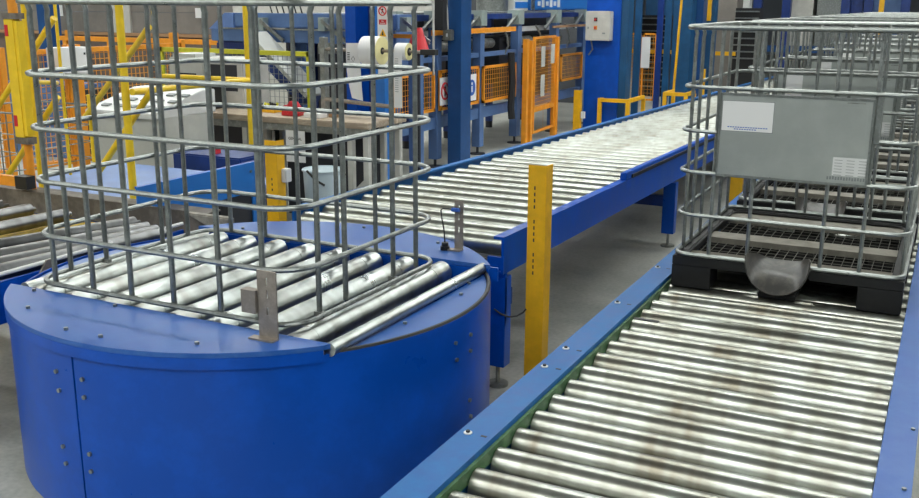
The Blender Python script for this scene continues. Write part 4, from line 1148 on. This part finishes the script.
# stillages seen through the far-left fence: small steel cage beside light curtain
t = thing('wire_cage', 'small steel wire cage behind the light curtain at the far left edge', 'wire cage', (-5.9, 4.6, 0))
q = at_y(8, 150, 4.5)
x0_, x1_ = at_y(-30, 150, 4.5).x, at_y(30, 150, 4.5).x
b = MB()
for k in range(9):
    x = x0_ + (x1_ - x0_) * k / 8; b.cyl((x, 4.4, .35), (x, 4.4, 1.0), .005, 6)
b.build('uprights', 'galv', t, kind=None)
b = MB()
for z in (.36, .5, .62, .74, .86, 1.0): b.tube(ring_pts(x0_, x1_, 4.4, 5.05, z, .05, 3), .007 if z in (.36, 1.0) else .004, 6, True)
b.build('hoops', 'galv', t)
for x in (x0_ + .05, x1_ - .05):
    for y in (4.46, 5.0): MB().cyl((x, y, 0), (x, y, .36), .02, 10).build('leg', 'white_paint', t)

# ------------------------------------------------------------------ grey cladding enclosure far left back
YW = 9.7
a, b_ = at_y(-40, 30, YW), at_y(222, 34, YW)
t = thing('machine_enclosure', 'grey panelled machine enclosure with two paper notices in the upper left', 'enclosure', ((a.x + b_.x) / 2, YW, 0))
zl_ = at_y(140, 33, YW).z
for k in range(4):
    z0 = zl_ + k * .26; MB().span((a.x, YW, z0 + .006), (b_.x, YW + .05, z0 + .26)).build('panel', 'grey_panel', t)
MB().span((a.x, YW - .02, zl_ - .04), (b_.x, YW + .05, zl_)).build('bottom_trim', 'card', t)
mb_ = mat('brown_grey_panel', (.16, .12, .10), .7, var=.1)
MB().span((a.x, YW + .05, 0), (b_.x, YW + .1, zl_ - .041)).build('lower_panel', mb_, t)
c0, c1 = at_y(109, 10, YW), at_y(131, 10, YW)
MB().span((c0.x, YW - .03, zl_), (c1.x, YW, zl_ + 1.04)).build('pilaster', 'cream', t)
for p0, p1, q0_, q1_ in ((55, 63, 5, 16), (195, 204, 8, 18)):
    c0, c1 = at_y(p0, q0_, YW - .01), at_y(p1, q1_, YW - .01)
    MB().span((c0.x, YW - .012, c1.z), (c1.x, YW - .001, c0.z)).build('paper_notice', 'white', t)
c0, c1 = at_y(212, 10, YW - .2), at_y(222, 10, YW - .2)
MB().span((c0.x, YW - .25, 0), (c1.x, YW, 2.4)).build('corner_post', 'grey_panel', t)
# orange rail with lamp blocks in front of it
a, b_ = at_y(60, 42, 8.75), at_y(216, 40, 8.75)
t = thing('orange_rail', 'long orange rail running below the grey panelled enclosure', 'rail', ((a.x + b_.x) / 2, 8.75, 0))
z_ = at_y(150, 40, 8.75).z
MB().span((a.x, 8.75, z_ - .035), (b_.x, 8.81, z_ + .02)).build('bar', 'orange', t)
for px in (68, 172): 
    q = at_y(px, 36, 8.75); MB().span((q.x - .04, 8.74, z_ + .02), (q.x + .04, 8.81, z_ + .09)).build('block', 'orange', t)
for px in (66, 110, 206):
    q = at_y(px, 60, 8.75); MB().span((q.x - .03, 8.75, 0), (q.x + .03, 8.81, z_ - .035)).build('post', 'orange', t)
# blue post far left
q = at_y(42, 15, 9.1)
tag(MB().span((q.x - .09, 9.1, 0), (q.x + .10, 9.3, 4)).build('steel_column', 'column_blue'), 'blue column at the upper left behind the yellow tubes', 'column')

# ------------------------------------------------------------------ blue overhead machine (X direction) upper middle
t = thing('overhead_conveyor', 'pale blue box beam conveyor crossing behind the cage at the top', 'conveyor', (-5.9, 7.7, 0))
Yb = 7.55
a, b_ = at_y(224, 22, Yb), at_y(432, 22, Yb)
z0, z1 = at_y(330, 29, Yb).z, at_y(330, 14, Yb).z
MB().span((a.x + .12, Yb, z0), (b_.x - .35, Yb + .3, z1)).build('upper_beam', 'frame_blue', t, bevel=.01)
MB().prism([(a.x - .18, z0 - .02), (a.x + .12, z0 - .02), (a.x + .12, z1), (a.x + .02, z1)], Yb - .01, Yb + .3, 'y').build('end_chute', 'lilac_blue', t)
z2, z3 = at_y(330, 46, Yb).z, at_y(330, 31, Yb).z
MB().span((a.x - .15, Yb - .02, z2 + .02), (b_.x - .35, Yb + .28, z3)).build('lower_beam', 'frame_blue', t, bevel=.006)
MB().span((a.x, Yb - .04, z3), (b_.x - .35, Yb - .02, z3 + .015)).build('edge_strip', 'galv', t)
MB().span((a.x - .12, Yb, z2 - .12), (a.x + .28, Yb + .3, z2 + .02)).build('motor', 'navy', t, bevel=.02)
for px in (262, 323, 405):
    q = at_y(px, 22, Yb - .05)
    MB().box((q.x, Yb - .04, q.z - .02), (.07, .08, .12)).build('clamp_block', mat_gg, t)
    MB().bar((q.x, Yb - .08, q.z + .02), (q.x + .26, Yb - .08, q.z - .16), .02, .02).bar((q.x, Yb - .08, q.z - .0), (q.x + .26, Yb - .08, q.z - .18), .012, .012).build('cylinder_rod', 'galv', t)
    MB().box((q.x + .02, Yb - .02, z2 - .02), (.12, .12, .10)).build('gear_block', 'galv_dark', t)
for k in range(6):
    q = at_y(272 + k * 6, 8, Yb + .1)
    MB().tube([(q.x, Yb + .1, z1), (q.x - .03, Yb + .1, z1 + .09), (q.x, Yb + .1, z1 + .18), (q.x + .05, Yb + .1, z1 + .3)], .007, 6).build('air_hose', 'ink', t)
for px in (226, 300, 416): 
    q = at_y(px, 60, Yb + .2); MB().span((q.x - .05, Yb + .15, 0), (q.x + .05, Yb + .25, z2 + .02)).build('leg', 'frame_blue', t)
MB().span((at_y(395, 30, Yb).x, Yb - .03, at_y(400, 38, Yb).z), (at_y(418, 30, Yb).x, Yb + .0, at_y(400, 34, Yb).z)).build('orange_strip', 'orange', t)
# slanting belt
t = thing('inclined_belt', 'dark blue inclined belt with pale edge sloping down behind the table', 'belt', (-5.4, 7.4, 0))
p0, p1 = at_y(254, 38, 7.3), at_y(312, 100, 7.3)
MB().bar(p0, p1, .10, .26, up=(0, 1, 0)).build('belt_frame', 'navy', t)
d = (p1 - p0).normalized(); off = V((-d.z, 0, d.x)) * -.06
if off.z < 0: off = -off
MB().bar(p0 + off + V((0, -.01, 0)), p1 + off + V((0, -.01, 0)), .035, .27, up=(0, 1, 0)).build('edge_guard', 'pale_grey', t)
MB().span((p1.x - .02, 7.27, 0), (p1.x + .04, 7.33, p1.z)).build('leg', 'navy', t); MB().span((p0.x - .04, 7.27, 0), (p0.x + .02, 7.33, p0.z - .05)).build('leg', 'navy', t)
# small fire-bucket like red cone behind roll
q = at_y(418, 40, 7.3)
t = thing('red_funnel', 'red funnel right of the small label roll', 'funnel', (q.x, 7.3, 0))
b = MB(); b.cyl((q.x, 7.3, q.z - .10), (q.x, 7.3, q.z + .10), .10, 20, r2=.035); b.build('cone', 'red', t)
MB().cyl((q.x, 7.3, 0), (q.x, 7.3, q.z - .10), .02, 10).build('stand', 'dark', t)
# pale hoarding at the very back behind blue machinery
a, b_ = at_y(224, 5, 13), at_y(434, 5, 13)
tag(MB().span((a.x, 13, 0), (b_.x + .05, 13.2, 3.2)).build('partition', 'cream'), 'cream partition standing behind the pale blue overhead conveyor', 'partition')
# back partition behind the machine line
tag(MB().span((-9.6, 16.5, 0), (-5.4, 16.7, 3.2)).build('partition', mat('dark_grey_partition', (.07, .075, .085), .7)), 'dark grey partition beyond the pale blue machine frame', 'partition')
for (px, w_, h_, m_, lb) in ((60, 1.2, 1.1, 'frame_blue', 'pale blue cabinet standing behind the orange mesh fence'), (100, .5, 1.05, 'ink', 'black cabinet standing right of the pale blue one behind the orange fence')):
    q = at_y(px + 5, 135, 8.0)
    tag(MB().span((q.x - w_ / 2, 7.7, 0), (q.x + w_ / 2, 8.1, h_ * .75)).build('floor_cabinet', m_, None, bevel=.01), lb, 'cabinet')

# ------------------------------------------------------------------ world and view
w = bpy.data.worlds.new('world'); sc.world = w; w.use_nodes = True
w.node_tree.nodes['Background'].inputs['Color'].default_value = (.6, .65, .7, 1)
w.node_tree.nodes['Background'].inputs['Strength'].default_value = .3
sc.view_settings.view_transform = 'Standard'; sc.view_settings.look = 'None'
sc.view_settings.exposure = 1.18; sc.view_settings.gamma = 1
sc.view_settings.use_curve_mapping = False
